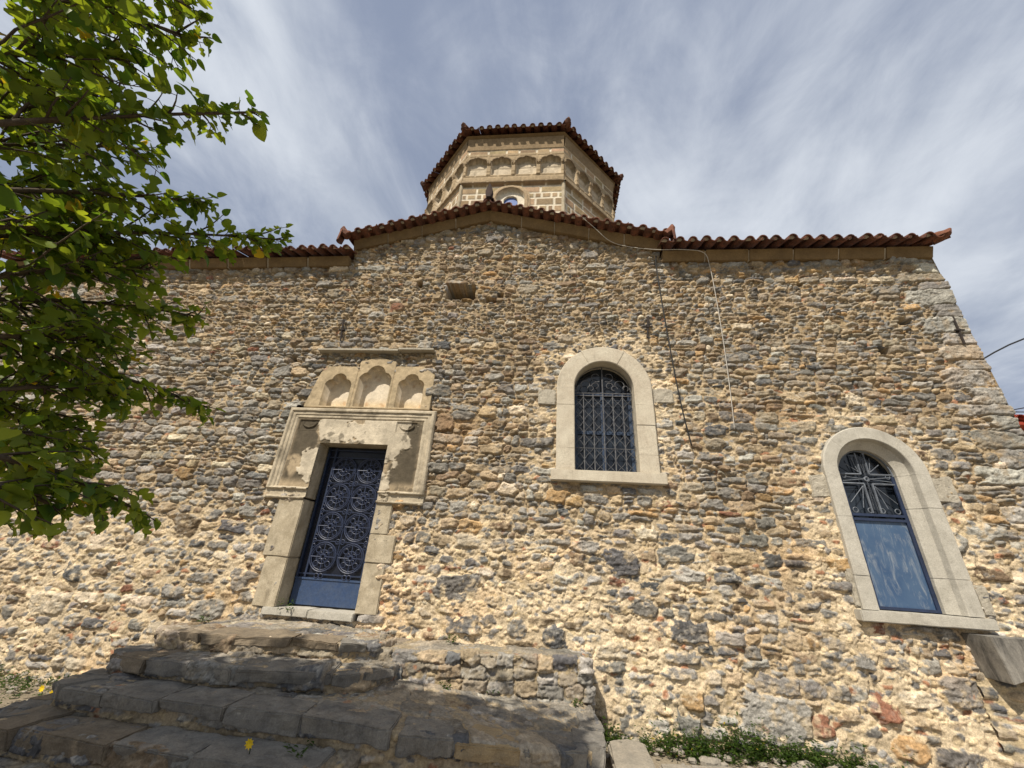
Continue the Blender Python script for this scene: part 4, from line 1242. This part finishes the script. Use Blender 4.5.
# separate worn slabs bedded along the noses of the steps
SLAB_M = [mat_weathered('dark_slab', (.15, .143, .132), (.27, .245, .205), (.06, .057, .052), .5), mat_weathered('grey_slab', (.26, .24, .205), (.16, .15, .135), (.075, .07, .062), .5),
          mat_weathered('brown_slab', (.25, .20, .14), (.16, .13, .095), (.08, .07, .055), .5), mat_weathered('ochre_slab', (.42, .31, .17), (.30, .23, .14), (.15, .12, .08), .56)]
SR = np.random.default_rng(404)
def slabs(path, depth, thick, kinds, lmin=.38, lmax=.95, out=.05, lift=.022):
    P, L = resample(path, 400); n = len(P); t = 0.0; k = 0
    while t < L - .12:
        ln = min(SR.uniform(lmin, lmax), L - t); i0 = int(t / L * (n - 1)); i1 = min(n - 1, int((t + ln - SR.uniform(.008, .022)) / L * (n - 1)))
        a, b = Vector(P[i0]), Vector(P[i1]); mid = Vector(P[(i0 + i1) // 2])
        chord = (b - a); bend = (mid - (a + b) / 2).length
        if bend > .05 and ln > .3:                 # shorter stones round the corners
            ln = .26; i1 = min(n - 1, int((t + ln - .012) / L * (n - 1))); a, b = Vector(P[i0]), Vector(P[i1]); chord = b - a
        tg = Vector((chord.x, chord.y, 0)).normalized(); nrm = Vector((tg.y, -tg.x, 0))
        th = thick * SR.uniform(.8, 1.25); dp = depth * SR.uniform(.75, 1.1); o_ = out + SR.normal(0, .012); lf = lift + SR.normal(0, .006)
        q = lambda s_=.012: Vector(SR.normal(0, s_, 3))
        f0, f1 = a + nrm * o_, b + nrm * o_; g0, g1 = a - nrm * dp, b - nrm * dp
        up = Vector((0, 0, lf)); dn = Vector((0, 0, lf - th)); tilt = Vector((0, 0, -.012))
        mb = MB(); mb.hexa([f0 + dn - nrm * .02 + q(), f1 + dn - nrm * .02 + q(), g1 + dn, g0 + dn, f0 + up + tilt + q(.008), f1 + up + tilt + q(.008), g1 + up, g0 + up])
        kind = kinds[k % len(kinds)] if isinstance(kinds, list) else int(SR.choice([0, 1, 2, 3], p=kinds))
        roughen(mb.build('tread_slab', SLAB_M[kind], stairs, bevel=.010), .020, .13, .022, int(SR.integers(1, 90)))
        t += ln; k += 1
KD = (.46, .34, .18, .02)
slabs([(-4.06, -.45, .76), (-4.04, -.82, .76), (-3.86, -.95, .76), (-3.1, -.93, .765), (-2.5, -.80, .77), (-2.05, -.78, .77), (-1.80, -.66, .755)], .34, .10, (.18, .34, .40, .08))
slabs([(-4.16, -.7, .60), (-4.14, -1.06, .605), (-3.96, -1.25, .61), (-3.5, -1.33, .62), (-2.9, -1.38, .62), (-2.5, -1.26, .615), (-1.9, -1.16, .61), (-1.64, -1.02, .61), (-1.52, -.7, .60)], .34, .105, KD)
slabs([(-4.26, -1.0, .43), (-4.24, -1.36, .435), (-4.04, -1.61, .46), (-3.4, -1.68, .47), (-2.8, -1.70, .47), (-2.3, -1.72, .47), (-1.9, -1.68, .46), (-1.4, -1.66, .43), (-1.12, -1.62, .41)], .32, .11, KD, .45, 1.0)
slabs([(-1.10, -1.62, .405), (-.4, -1.52, .375), (.1, -1.47, .36), (.38, -1.40, .36)], .30, .15, [0, 3, 1, 1], .40, .55, .05)
slabs([(.47, -1.36, .36), (.47, -.9, .36), (.47, -.4, .36)], .25, .15, [1, 0, 1], .35, .5, .02)
slabs([(-4.42, -1.2, .26), (-4.40, -1.62, .265), (-4.18, -1.91, .29), (-3.6, -1.97, .30), (-3.0, -2.0, .30), (-2.4, -2.04, .30), (-1.8, -2.06, .29), (-1.47, -2.0, .28)], .30, .12, KD)
slabs([(-4.75, -1.6, .11), (-4.72, -2.08, .11), (-4.45, -2.36, .12), (-3.6, -2.42, .13), (-2.6, -2.45, .13), (-1.6, -2.45, .12), (-1.15, -2.34, .10)], .34, .12, KD)
# the low retaining wall against the church, with its narrow ledge
strip('retaining_wall', [(-2.25, -.10, .70), (-2.2, -.50, .70), (-2.0, -.56, .70), (-1.4, -.50, .70), (-.6, -.42, .725), (.1, -.37, .74), (.41, -.36, .745), (.475, -.30, .745), (.475, .04, .745)],
      [(-2.1, .04, .72), (-2.1, .04, .72), (-1.9, .04, .72), (-1.4, .04, .72), (-.6, .04, .74), (.0, .04, .76), (.3, .04, .76), (.38, .04, .76), (.42, .05, .76)], .25, 206, .125, dict(G=.26, L=.16, T=.12, C=.04, K=.26, D=.12, R=.03, B=.06), (.30, .24, .155), level=-.020, d=.0105, rnose=.03, aspect=(1.3, 2.8))

# ------------------------------------------------------------------ loose slabs on the ground, right of the landing
def slab(name, outline, z0, z1, mat_c, seed, label):
    bm = bmesh.new()
    vs = [bm.verts.new((x, y, z0)) for x, y in outline]
    f = bm.faces.new(vs)
    ex = bmesh.ops.extrude_face_region(bm, geom=[f])
    for v in [g for g in ex['geom'] if isinstance(g, bmesh.types.BMVert)]: v.co.z = z1
    bmesh.ops.recalc_face_normals(bm, faces=bm.faces)
    bmesh.ops.bevel(bm, geom=list(bm.edges), offset=.02, segments=2, affect='EDGES')
    bmesh.ops.triangulate(bm, faces=bm.faces)
    bmesh.ops.subdivide_edges(bm, edges=bm.edges, cuts=3, use_grid_fill=True)
    r = np.random.default_rng(seed)
    co = np.array([v.co[:] for v in bm.verts])
    n1 = fbm(co[:, 0], co[:, 1] + co[:, 2], .18, 4, seed); n2 = fbm(co[:, 0] + 3, co[:, 1] - co[:, 2], .2, 3, seed + 1)
    for v, a, b in zip(bm.verts, n1, n2):
        v.co.z += .012 * a; v.co.x += .012 * b; v.co.y += .012 * a
    me = bpy.data.meshes.new(name); bm.to_mesh(me); bm.free()
    o = link_obj(name, me, mat_c)
    tag(o, label, 'stone slab')
    return o
M_SLAB = mat_plain('pale_slab', (.34, .30, .24), (.22, .20, .165), 6, 50, .9, bstr=.6, bdist=.012)
slab('stone_slab', [(.55, -1.1), (.93, -1.0), (.96, -.34), (.80, -.26), (.60, -.36)], -.05, .115, M_SLAB, 301, 'pale flat stone slab standing beside the right end of the landing')
slab('paving_slab', [(1.0, -1.2), (2.4, -1.2), (2.25, -.42), (1.6, -.45), (1.02, -.55)], -.05, .055, M_SLAB, 302, 'flat pale slab on the ground below the weeds')

# ------------------------------------------------------------------ concrete basin at the right edge
mb = MB()
xa, xb = 4.40, 5.6
n = 10
bot = []
for k in range(n + 1):
    t = k / n; x = xa + .05 + (xb - xa - .05) * t
    bot.append((x, .84 + .16 * math.sin(min(1, t * 1.6) * math.pi / 2)))
top = [(xb, 1.225), (xa, 1.225)]
pl = bot + top; m = len(pl)
mb.add([(x, -.30, z) for x, z in pl] + [(x, .05, z) for x, z in pl], [tuple(range(m)), tuple(reversed(range(m, 2 * m)))] + [(k, (k + 1) % m, (k + 1) % m + m, k + m) for k in range(m)])
o = roughen(mb.build('concrete_ledge', M_CONC, None, bevel=.006), .010, .2, .03, 9)
tag(o, 'streaky grey concrete ledge jutting from the wall at the lower right corner', 'ledge')
# sloping rubble footing beneath it
def footing():
    d = .014
    U, V = np.meshgrid(np.arange(4.35, 6.4, d), np.arange(0, 1.1, d))
    s = course_seeds(4.3, 6.5, 0, 1.2, lambda r, x, z: r.uniform(.09, .17), lambda r, x, z: pick(r, dict(G=.3, D=.2, T=.15, R=.05, K=.2, C=.1)), 77)
    H, C, _, _ = rubble(U, V, d, s, .03, .012, .0, np.array((.42, .34, .22)), 78)
    P = np.stack([U, -.02 - .45 * sstep(4.3, 4.9, U) * (1 - V / 1.1) ** .7 - H, V * .9 - .1], -1)
    o = grid_mesh('rubble_footing', P, C, M_RUBBLE)
    tag(o, 'sloping rubble footing under the concrete ledge', 'footing')
footing()

# ------------------------------------------------------------------ cables
def cable(name, pts, r, mat, label, cat, group=None):
    P = [Vector(p) for p in pts]; out = []
    for i in range(len(P) - 1):
        p0, p1, p2, p3 = P[max(i - 1, 0)], P[i], P[i + 1], P[min(i + 2, len(P) - 1)]
        for k in range(8):
            t = k / 8
            out.append(.5 * ((2 * p1) + (p2 - p0) * t + (2 * p0 - 5 * p1 + 4 * p2 - p3) * t * t + (3 * p1 - p0 - 3 * p2 + p3) * t ** 3))
    out.append(P[-1])
    mb = MB(); mb.tube(out, r, 6)
    o = mb.build(name, mat, None, smooth=True)
    tag(o, label, cat, group); return o
cable('white_cable', [(.41, -.33, 7.20), (.66, -.24, 7.0), (.95, -.12, 6.78), (1.25, -.10, 6.66), (1.70, -.16, 6.52), (2.15, -.20, 6.47), (2.46, -.16, 6.43), (2.55, -.07, 6.20), (2.56, -.055, 5.74), (2.54, -.05, 4.81), (2.50, -.05, 4.0), (2.46, -.05, 3.42)], .0058, M_WIRE_W,
      'thin white cable hanging from the tiles down the right part of the wall', 'cable')
cable('black_cable', [(1.71, -.09, 6.45), (1.70, -.06, 6.2), (1.73, -.06, 5.2), (1.77, -.06, 4.3), (1.81, -.06, 3.7), (1.87, -.06, 3.17)], .009, M_WIRE_B,
      'black cable running down the wall right of the grilled window', 'cable')
cable('power_line', [(6.05, 6, 6.2), (12.15, 8, 7.55), (16.7, 8, 9.95), (24, 10, 12.4)], .028, M_WIRE_B, 'upper, thicker overhead wire right of the church corner', 'overhead wire', 'overhead wires')
cable('power_line', [(6.3, 8, 6.9), (15.0, 8, 7.11), (15.5, 8, 7.27), (24, 9, 9.0)], .016, M_WIRE_B, 'lower, thinner overhead wire just above the red roof edge', 'overhead wire', 'overhead wires')

# ------------------------------------------------------------------ neighbouring house, only its roof edge shows
house = empty('village_house', (19, 11, 0), 'neighbouring house whose red tiled roof edge shows past the church corner', 'house')
mb = MB(); mb.box(15.9, 24, 8.5, 15, -.3, 6.75); mb.build('house_wall', mat_plain('house_plaster', (.6, .55, .46), None, 3, 40, .9), house)
mt = MB()
for k in range(26):
    x = 15.3 + k * .34
    half_tube(mt, (x, 8.02, 6.92), (x, 11.7, 8.2), (1, 0, 0), (0, -.33, .94), .13, .12, .02)
    half_tube(mt, (x + .17, 7.99, 6.90), (x + .17, 11.7, 8.19), (1, 0, 0), (0, -.33, .94), .12, .12, .02, False)
mt.hexa([(15.2, 8.1, 6.72), (24.4, 8.1, 6.72), (24.4, 15.4, 6.72), (15.2, 15.4, 6.72), (15.2, 8.1, 6.82), (24.4, 8.1, 6.82), (24.4, 11.7, 8.1), (15.2, 11.7, 8.1)])
mt.build('house_roof', mat_plain('house_tile', (.42, .06, .03), (.28, .045, .025), 6, 40, .8), house)

# ------------------------------------------------------------------ leaves
def leaf_shape(kind):
    if kind == 0:      # plain heart-shaped leaf
        o = [(0, 0), (.16, -.08), (.34, .02), (.44, .22), (.42, .45), (.30, .70), (.14, .90), (0, 1.05)]
    elif kind == 1:    # deeply lobed
        o = [(0, 0), (.18, -.08), (.36, .04), (.42, .24), (.33, .36), (.17, .42), (.34, .52), (.40, .66), (.28, .80), (.12, .78), (.09, .92), (0, 1.08)]
    elif kind == 2:    # mitten, narrow
        o = [(0, 0), (.14, -.06), (.30, .05), (.36, .22), (.22, .34), (.16, .45), (.30, .58), (.30, .74), (.16, .88), (0, 1.05)]
    else:              # small weed leaf
        o = [(0, 0), (.16, .2), (.22, .45), (.16, .75), (0, 1.0)]
    return o
LEAF = [leaf_shape(k) for k in range(4)]
class Leaves:
    def __init__(self): self.v = []; self.f = []; self.c = []; self.n = 0
    def add(self, p, ax, nrm, size, kind, r, tint=None):
        ax = np.asarray(ax, float); ax /= np.linalg.norm(ax) + 1e-9
        nrm = np.asarray(nrm, float); nrm = nrm - ax * nrm.dot(ax); nrm /= np.linalg.norm(nrm) + 1e-9
        sd = np.cross(ax, nrm)
        o = LEAF[kind]; m = len(o)
        fold = r.uniform(.05, .75); curl = r.uniform(-.15, .6)
        L = []; Rr = []; Mid = []
        asym = r.uniform(.8, 1.1) if kind in (1, 2) else 1.0
        for (x, y) in o:
            zz = -curl * y * y
            L.append((-x * asym, y, fold * x + zz)); Rr.append((x, y, fold * x + zz)); Mid.append((0, y, zz))
        pts = np.array(L + Mid + Rr) * size
        W = p + pts[:, 0:1] * sd + pts[:, 1:2] * ax + pts[:, 2:3] * nrm
        b = self.n
        self.v.append(W); self.n += 3 * m
        for k in range(m - 1):
            self.f.append((b + k, b + k + 1, b + m + k + 1, b + m + k)); self.f.append((b + m + k, b + m + k + 1, b + 2 * m + k + 1, b + 2 * m + k))
        t = (r.random(), r.random(), 0, 1) if tint is None else tint
        self.c.append(np.tile(t, (3 * m, 1)))
    def build(self, name, mat, parent=None):
        me = bpy.data.meshes.new(name)
        me.from_pydata(np.concatenate(self.v).tolist(), [], self.f)
        at = me.attributes.new('leaf_tint', 'FLOAT_COLOR', 'POINT')
        at.data.foreach_set('color', np.concatenate(self.c).astype(np.float32).ravel())
        me.polygons.foreach_set('use_smooth', [True] * len(me.polygons)); me.update()
        return link_obj(name, me, mat, parent)

# ------------------------------------------------------------------ mulberry tree at the left
TREE = Vector((-4.7, -5.7, 0.0))
tree = empty('mulberry_tree', TREE, 'leafy green mulberry tree whose branches hang in at the left', 'tree')
FORK = TREE + Vector((.25, .25, 2.6))
mb = MB()
mb.tube([TREE + Vector((0, 0, -.2)), TREE + Vector((.05, .02, .5)), TREE + Vector((.10, .12, 1.5)), FORK], [.26, .21, .18, .17], 12)
mb.build('trunk', M_BARK, tree, smooth=True)
def world_px(x, y, D):     # a point of the photographed branch, D metres from the photographer
    d = _r * ((x - 512) / 386.0) + _u * (-(y - 384) / 386.0) + _f
    return Vector((0, -5.249, 1.6)) + d.normalized() * D
lv = Leaves(); rr = np.random.default_rng(5)
def bez(a, b, c, d, n):
    return [a * (1 - t) ** 3 + b * 3 * t * (1 - t) ** 2 + c * 3 * t * t * (1 - t) + d * t ** 3 for t in [k / n for k in range(n + 1)]]
twigs = MB()
def twig(p0, dirv, length, size, dens=1.3):
    n = max(3, int(length / .05)); p = Vector(p0); d = Vector(dirv).normalized(); pts = [p.copy()]
    for k in range(n):
        d = (d + Vector(rr.normal(0, .10, 3)) + Vector((0, 0, -.012))).normalized()
        p = p + d * (length / n); pts.append(p.copy())
    twigs.tube(pts, [.0055 * (1 - .7 * k / n) for k in range(n + 1)], 4)
    step = .038 / dens; s = .02; side = 1
    while s < length:
        f = s / length * n; i = min(int(f), n - 1); q = pts[i].lerp(pts[i + 1], f - i)
        t = (pts[i + 1] - pts[i]).normalized()
        la = t.cross(Vector((0, 0, 1))); la = la.normalized() * side if la.length > .1 else Vector((side, 0, 0))
        ax = la * rr.uniform(.4, 1.0) + t * rr.uniform(.1, .8) + Vector((0, 0, rr.uniform(-.95, .05))) + Vector(rr.normal(0, .25, 3))
        nr = Vector((0, 0, 1)) + Vector(rr.normal(0, .45, 3)) + la * .2
        pet = q + ax.normalized() * rr.uniform(.012, .035)
        twigs.tube([q, pet], .0016, 3, cap=False)
        lv.add(np.array(pet), np.array(ax), np.array(nr), size * rr.uniform(.5, 1.35), int(rr.choice([0, 1, 2], p=[.26, .42, .32])), rr)
        side = -side; s += step * rr.uniform(.6, 1.4)
    ax = d + Vector(rr.normal(0, .2, 3)); lv.add(np.array(pts[-1]), np.array(ax), np.array((0, 0, 1.0)), size * .8, 0, rr)
limbs = MB()
BOUGHS = []
for (sx, sy, sd) in ((-260, -60, 2.7), (-230, 120, 2.6), (-240, 280, 2.6), (-220, 420, 2.4), (-300, 200, 3.2)):
    e = world_px(sx, sy, sd)
    b_ = bez(FORK, FORK.lerp(e, .3) + Vector((0, 0, .35)) + Vector(rr.normal(0, .12, 3)), FORK.lerp(e, .7) + Vector((0, 0, .2)) + Vector(rr.normal(0, .12, 3)), e, 12)
    limbs.tube(b_, [.075 - .045 * k / 12 for k in range(13)], 8)
    BOUGHS.append([b_[6], b_[9], e])
    for q in range(9):
        p = b_[rr.integers(2, 13)]; twig(p, Vector(rr.normal(0, 1, 3)) + Vector((0, 0, .3)), rr.uniform(.3, .75), .075, 1.0)
def limb(start, tip, droop, nside, slen, size, first=.25, spread=.9):
    a = Vector(start); b = Vector(tip); m = FORK
    up = Vector((0, 0, 1))
    c1 = m.lerp(a, .6) + up * .3
    c2 = a.lerp(b, .5) + up * droop
    pts = bez(a, a.lerp(c2, .6), c2, b, 18)
    # the limb leaves one of the main boughs, bends, and carries side twigs before it reaches the spray
    bi = min(range(len(BOUGHS)), key=lambda q: (BOUGHS[q][-1] - a).length)
    node = BOUGHS[bi][-1].lerp(BOUGHS[bi][-2], rr.uniform(0, .8))
    inner = bez(node, node.lerp(a, .3) + Vector(rr.normal(0, .16, 3)), node.lerp(a, .7) + Vector(rr.normal(0, .12, 3)), a, 10)
    limbs.tube(inner + pts[1:], [.021 - .008 * k / 10 for k in range(11)] + [.012 * (1 - .8 * k / 18) + .002 for k in range(1, 19)], 6)
    for q in range(5):
        k = rr.integers(0, 10); p = inner[k].lerp(inner[k + 1], rr.random()); t = (inner[k + 1] - inner[k]).normalized()
        sd = Vector(rr.normal(0, 1, 3)); sd = (sd - t * sd.dot(t)).normalized()
        twig(p, t * .4 + sd + Vector((0, 0, .35)), rr.uniform(.2, .45), size * 1.1, 1.0)
    nside = int(nside * 1.0)
    for k in range(nside):
        f = first + (1 - first) * (k + rr.random()) / nside
        i = min(int(f * 18), 17); q = pts[i].lerp(pts[i + 1], f * 18 - i); t = (pts[i + 1] - pts[i]).normalized()
        sd = Vector(rr.normal(0, 1, 3)); sd = (sd - t * sd.dot(t)).normalized()
        dv = t * rr.uniform(.5, 1.1) + sd * spread * rr.uniform(.4, 1) + Vector((0, 0, -.15))
        twig(q, dv, slen * (1.12 - .95 * f) * rr.uniform(.6, 1.2), size)
    Lp = sum((pts[k + 1] - pts[k]).length for k in range(18)); nl = int(.62 * Lp / .022)
    for k in range(nl):       # leaves set straight on the bough
        f = .38 + .60 * (k + rr.random()) / nl
        i = min(int(f * 18), 17); q = pts[i].lerp(pts[i + 1], f * 18 - i); t = (pts[i + 1] - pts[i]).normalized()
        la = t.cross(Vector((0, 0, 1))).normalized() * (1 if k % 2 else -1)
        ax = la * rr.uniform(.2, 1.0) + t * rr.uniform(.0, .9) + Vector((0, 0, rr.uniform(-1.1, .5))) + Vector(rr.normal(0, .25, 3))
        pet = q + ax.normalized() * rr.uniform(.012, .04)
        twigs.tube([q, pet], .0016, 3, cap=False)
        lv.add(np.array(pet), np.array(ax), np.array(Vector((0, 0, 1)) + Vector(rr.normal(0, .5, 3))), size * rr.uniform(.6, 1.45), int(rr.choice([0, 1, 2], p=[.26, .42, .32])), rr)
    twig(pts[-4], pts[-1] - pts[-4], (pts[-1] - pts[-4]).length + .03, size * .95, 1.2)
S0 = .056
for (sx, sy, sd, tx, ty, td, dr, ns, sl) in (
    (-120, -120, 2.6, 190, 8, 2.7, .12, 15, .55), (-110, -30, 2.5, 196, 40, 2.75, .10, 16, .50), (-110, 60, 2.4, 130, 60, 2.6, .06, 14, .50),
    (-100, 130, 2.4, 262, 112, 2.55, .03, 15, .34), (-100, 150, 2.8, 150, 150, 2.9, .06, 16, .50), (-90, 190, 2.6, 212, 203, 2.8, .05, 15, .38),
    (-90, 230, 2.4, 120, 235, 2.8, .05, 18, .55), (-100, 240, 2.7, 285, 240, 3.0, .08, 20, .42), (-80, 290, 2.5, 150, 270, 2.7, .08, 18, .5),
    (-80, 300, 2.8, 205, 318, 3.0, .08, 18, .45), (-70, 340, 2.5, 110, 345, 2.7, .05, 16, .5), (-80, 350, 2.8, 208, 408, 3.1, .12, 17, .40),
    (-70, 400, 2.5, 120, 395, 2.8, .08, 15, .42), (-70, 430, 2.6, 90, 450, 2.7, .06, 12, .38), (-90, 440, 2.3, 150, 518, 2.6, .08, 15, .30),
    (-70, 480, 2.2, 60, 510, 2.4, .05, 12, .30), (-90, 380, 2.9, 80, 430, 3.0, .05, 16, .5), (-90, 440, 3.1, 60, 480, 3.2, .05, 14, .45), (-90, 250, 3.4, 110, 215, 3.4, .05, 16, .6), (-90, 140, 3.0, 120, 90, 3.1, .05, 14, .5), (-90, 60, 3.2, 70, 110, 3.3, .05, 14, .6), (-90, 200, 3.2, 70, 180, 3.3, .05, 16, .6), (-90, 330, 3.1, 60, 300, 3.2, .05, 16, .6), (-60, -60, 3.1, 90, 20, 3.2, .05, 14, .6)):
    limb(world_px(sx, sy, sd), world_px(tx, ty, td), dr, ns, sl, S0 * rr.uniform(.9, 1.1))
# the high crown above and left of the photographer, which shades the steps
for k in range(105):
    bx = rr.uniform(-4.6, .15); base = Vector((bx, rr.uniform(-2.4, -1.1) if bx < -1.5 else rr.uniform(-1.6, -1.05), .35)); c = base + SUN * rr.uniform(6.3, 8.0)
    if bx > -1.3 and rr.random() < .25: continue
    limbs.tube([FORK, FORK.lerp(c, .5) + Vector((0, 0, .3)), c], [.05, .03, .012], 5)
    for j in range(8):
        twig(c + Vector(rr.normal(0, .12, 3)), Vector(rr.normal(0, 1, 3)) + Vector((0, 0, .1)), rr.uniform(.3, .55), .13, .8)
limbs.build('branches', M_BARK, tree, smooth=True)
twigs.build('twigs', M_BARK, tree, smooth=True)
lv.build('crown', M_LEAF, tree)

# ------------------------------------------------------------------ loose stones and grit on the ground
mb = MB(); pr = np.random.default_rng(77)
for k in range(420):
    if k % 3: x, y = pr.uniform(.5, 5.5), -abs(pr.normal(.25, .35)) - .02
    else: x, y = pr.uniform(-7.5, -4.4), -abs(pr.normal(.4, .8)) - .02
    q = pr.uniform(.006, .035) * (1 if pr.random() < .9 else 1.8); ang = pr.uniform(0, 6.28)
    pts = []
    for (zz, rr_) in ((-.2, .9), (.35, 1.0), (.75, .55)):
        for m_ in range(6):
            w = ang + m_ * math.pi / 3; j = pr.uniform(.75, 1.2)
            pts.append((x + q * rr_ * j * 1.3 * math.cos(w), y + q * rr_ * j * math.sin(w), .03 + .02 * (x > .5) + q * zz * pr.uniform(.8, 1.1)))
    mb.add(pts, [tuple(range(12, 18))] + [(r_ * 6 + m_, r_ * 6 + (m_ + 1) % 6, (r_ + 1) * 6 + (m_ + 1) % 6, (r_ + 1) * 6 + m_) for r_ in (0, 1) for m_ in range(6)])
o = mb.build('gravel', M_SLAB); tag(o, 'loose stones and grit along the foot of the wall', None, None, 'stuff')

# ------------------------------------------------------------------ weeds
def weed_clump(L, c, rad, n, h, r):
    for k in range(n):
        a = r.uniform(0, 6.28); q = np.array(c) + np.array((math.cos(a), math.sin(a), 0)) * rad * r.random() ** .5
        up = np.array((r.normal(0, .35), r.normal(0, .35) - .15, 1.0))
        ht = h * r.uniform(.35, 1.0)
        for j in range(4):
            p = q + up * ht * (j + .3) / 4
            b = r.uniform(0, 6.28); ax = np.array((math.cos(b), math.sin(b), r.uniform(-.1, .7)))
            L.add(p, ax, np.array((0, 0, 1.0)) + r.normal(0, .3, 3), r.uniform(.018, .042), 3, r)
r = np.random.default_rng(8)
L = Leaves()
for k in range(300):
    x = r.uniform(.55, 3.2); dens = math.exp(-((x - 2.0) / .75) ** 2) * (.35 + .65 * abs(math.sin(x * 5.1 + 1)))
    if r.random() < .22: dens = .9 * r.random()
    weed_clump(L, (x, -.03 - abs(r.normal(0, .13)), .03), .06, int(2 + 10 * dens), .05 + .36 * dens * r.uniform(.2, 1.2), r)
o = L.build('weeds', M_WEED); tag(o, 'strip of low green weeds along the foot of the wall', None, None, 'stuff')
L = Leaves()
for k in range(50):
    x = r.uniform(-7.2, -4.6); weed_clump(L, (x, -.08 - abs(r.normal(0, .35)), 0.0), .09, 9, .14 * r.uniform(.4, 1.2), r)
o = L.build('weeds', M_WEED); tag(o, 'grey green weeds on the ground left of the steps', None, None, 'stuff')
for (x, y, z, n, h, lab) in ((-3.20, -.06, .92, 14, .16, 'tall thin weed growing against the blue door sill'), (-2.05, -.20, .74, 8, .10, 'small weed on the ledge just right of the door jamb'),
                            (-1.10, -.12, .76, 14, .08, 'low weed cushion on the ledge near its middle'), (-1.02, -.46, .42, 12, .06, 'flat green weed at the foot of the retaining wall'),
                            (-.52, -.40, .40, 10, .05, 'tiny green weed between the flagstones of the landing'), (.32, -.42, .38, 9, .05, 'little weed by the right end of the retaining wall'),
                            (-3.85, -.5, .80, 10, .07, 'weed at the left end of the top step'), (.60, -.14, .08, 26, .16, 'dark green weed bush in the shaded corner right of the landing'),
                            (4.75, -.40, .22, 20, .12, 'bright green weed on the footing below the concrete ledge'), (-1.75, -1.80, .26, 18, .12, 'weed in the joint under the landing edge')):
    L = Leaves(); weed_clump(L, (x, y, z), .05 + h * .3, n, h, r)
    o = L.build('weed_tuft', M_WEED); tag(o, lab, 'weed', 'weed tufts growing in the masonry')
def flower(x, y, z, h, lab):
    t = empty('yellow_flower', (x, y, z), lab, 'flower', 'yellow wild flowers')
    mb = MB(); mb.tube([(x, y, z), (x + .01, y - .02, z + h * .6), (x + .015, y - .05, z + h)], .003, 5); mb.build('stem', M_WEED, t)
    mb = MB()
    for k in range(9):
        a = k * 2 * math.pi / 9; c = Vector((x + .015, y - .052, z + h)); d = Vector((math.cos(a), -.25, math.sin(a)))
        s = Vector((-math.sin(a), 0, math.cos(a))) * .009
        mb.add([c, c + d * .018 + s, c + d * .034, c + d * .018 - s], [(0, 1, 2, 3)])
    mb.build('petals', M_PETAL, t)
flower(-2.02, -1.93, .28, .10, 'single yellow flower below the dark step edge')
flower(-4.75, -.95, .0, .20, 'yellow flower in the weeds left of the steps, nearest the step')
flower(-5.05, -.8, .0, .18, 'yellow flower in the weeds left of the steps, farther from the step')
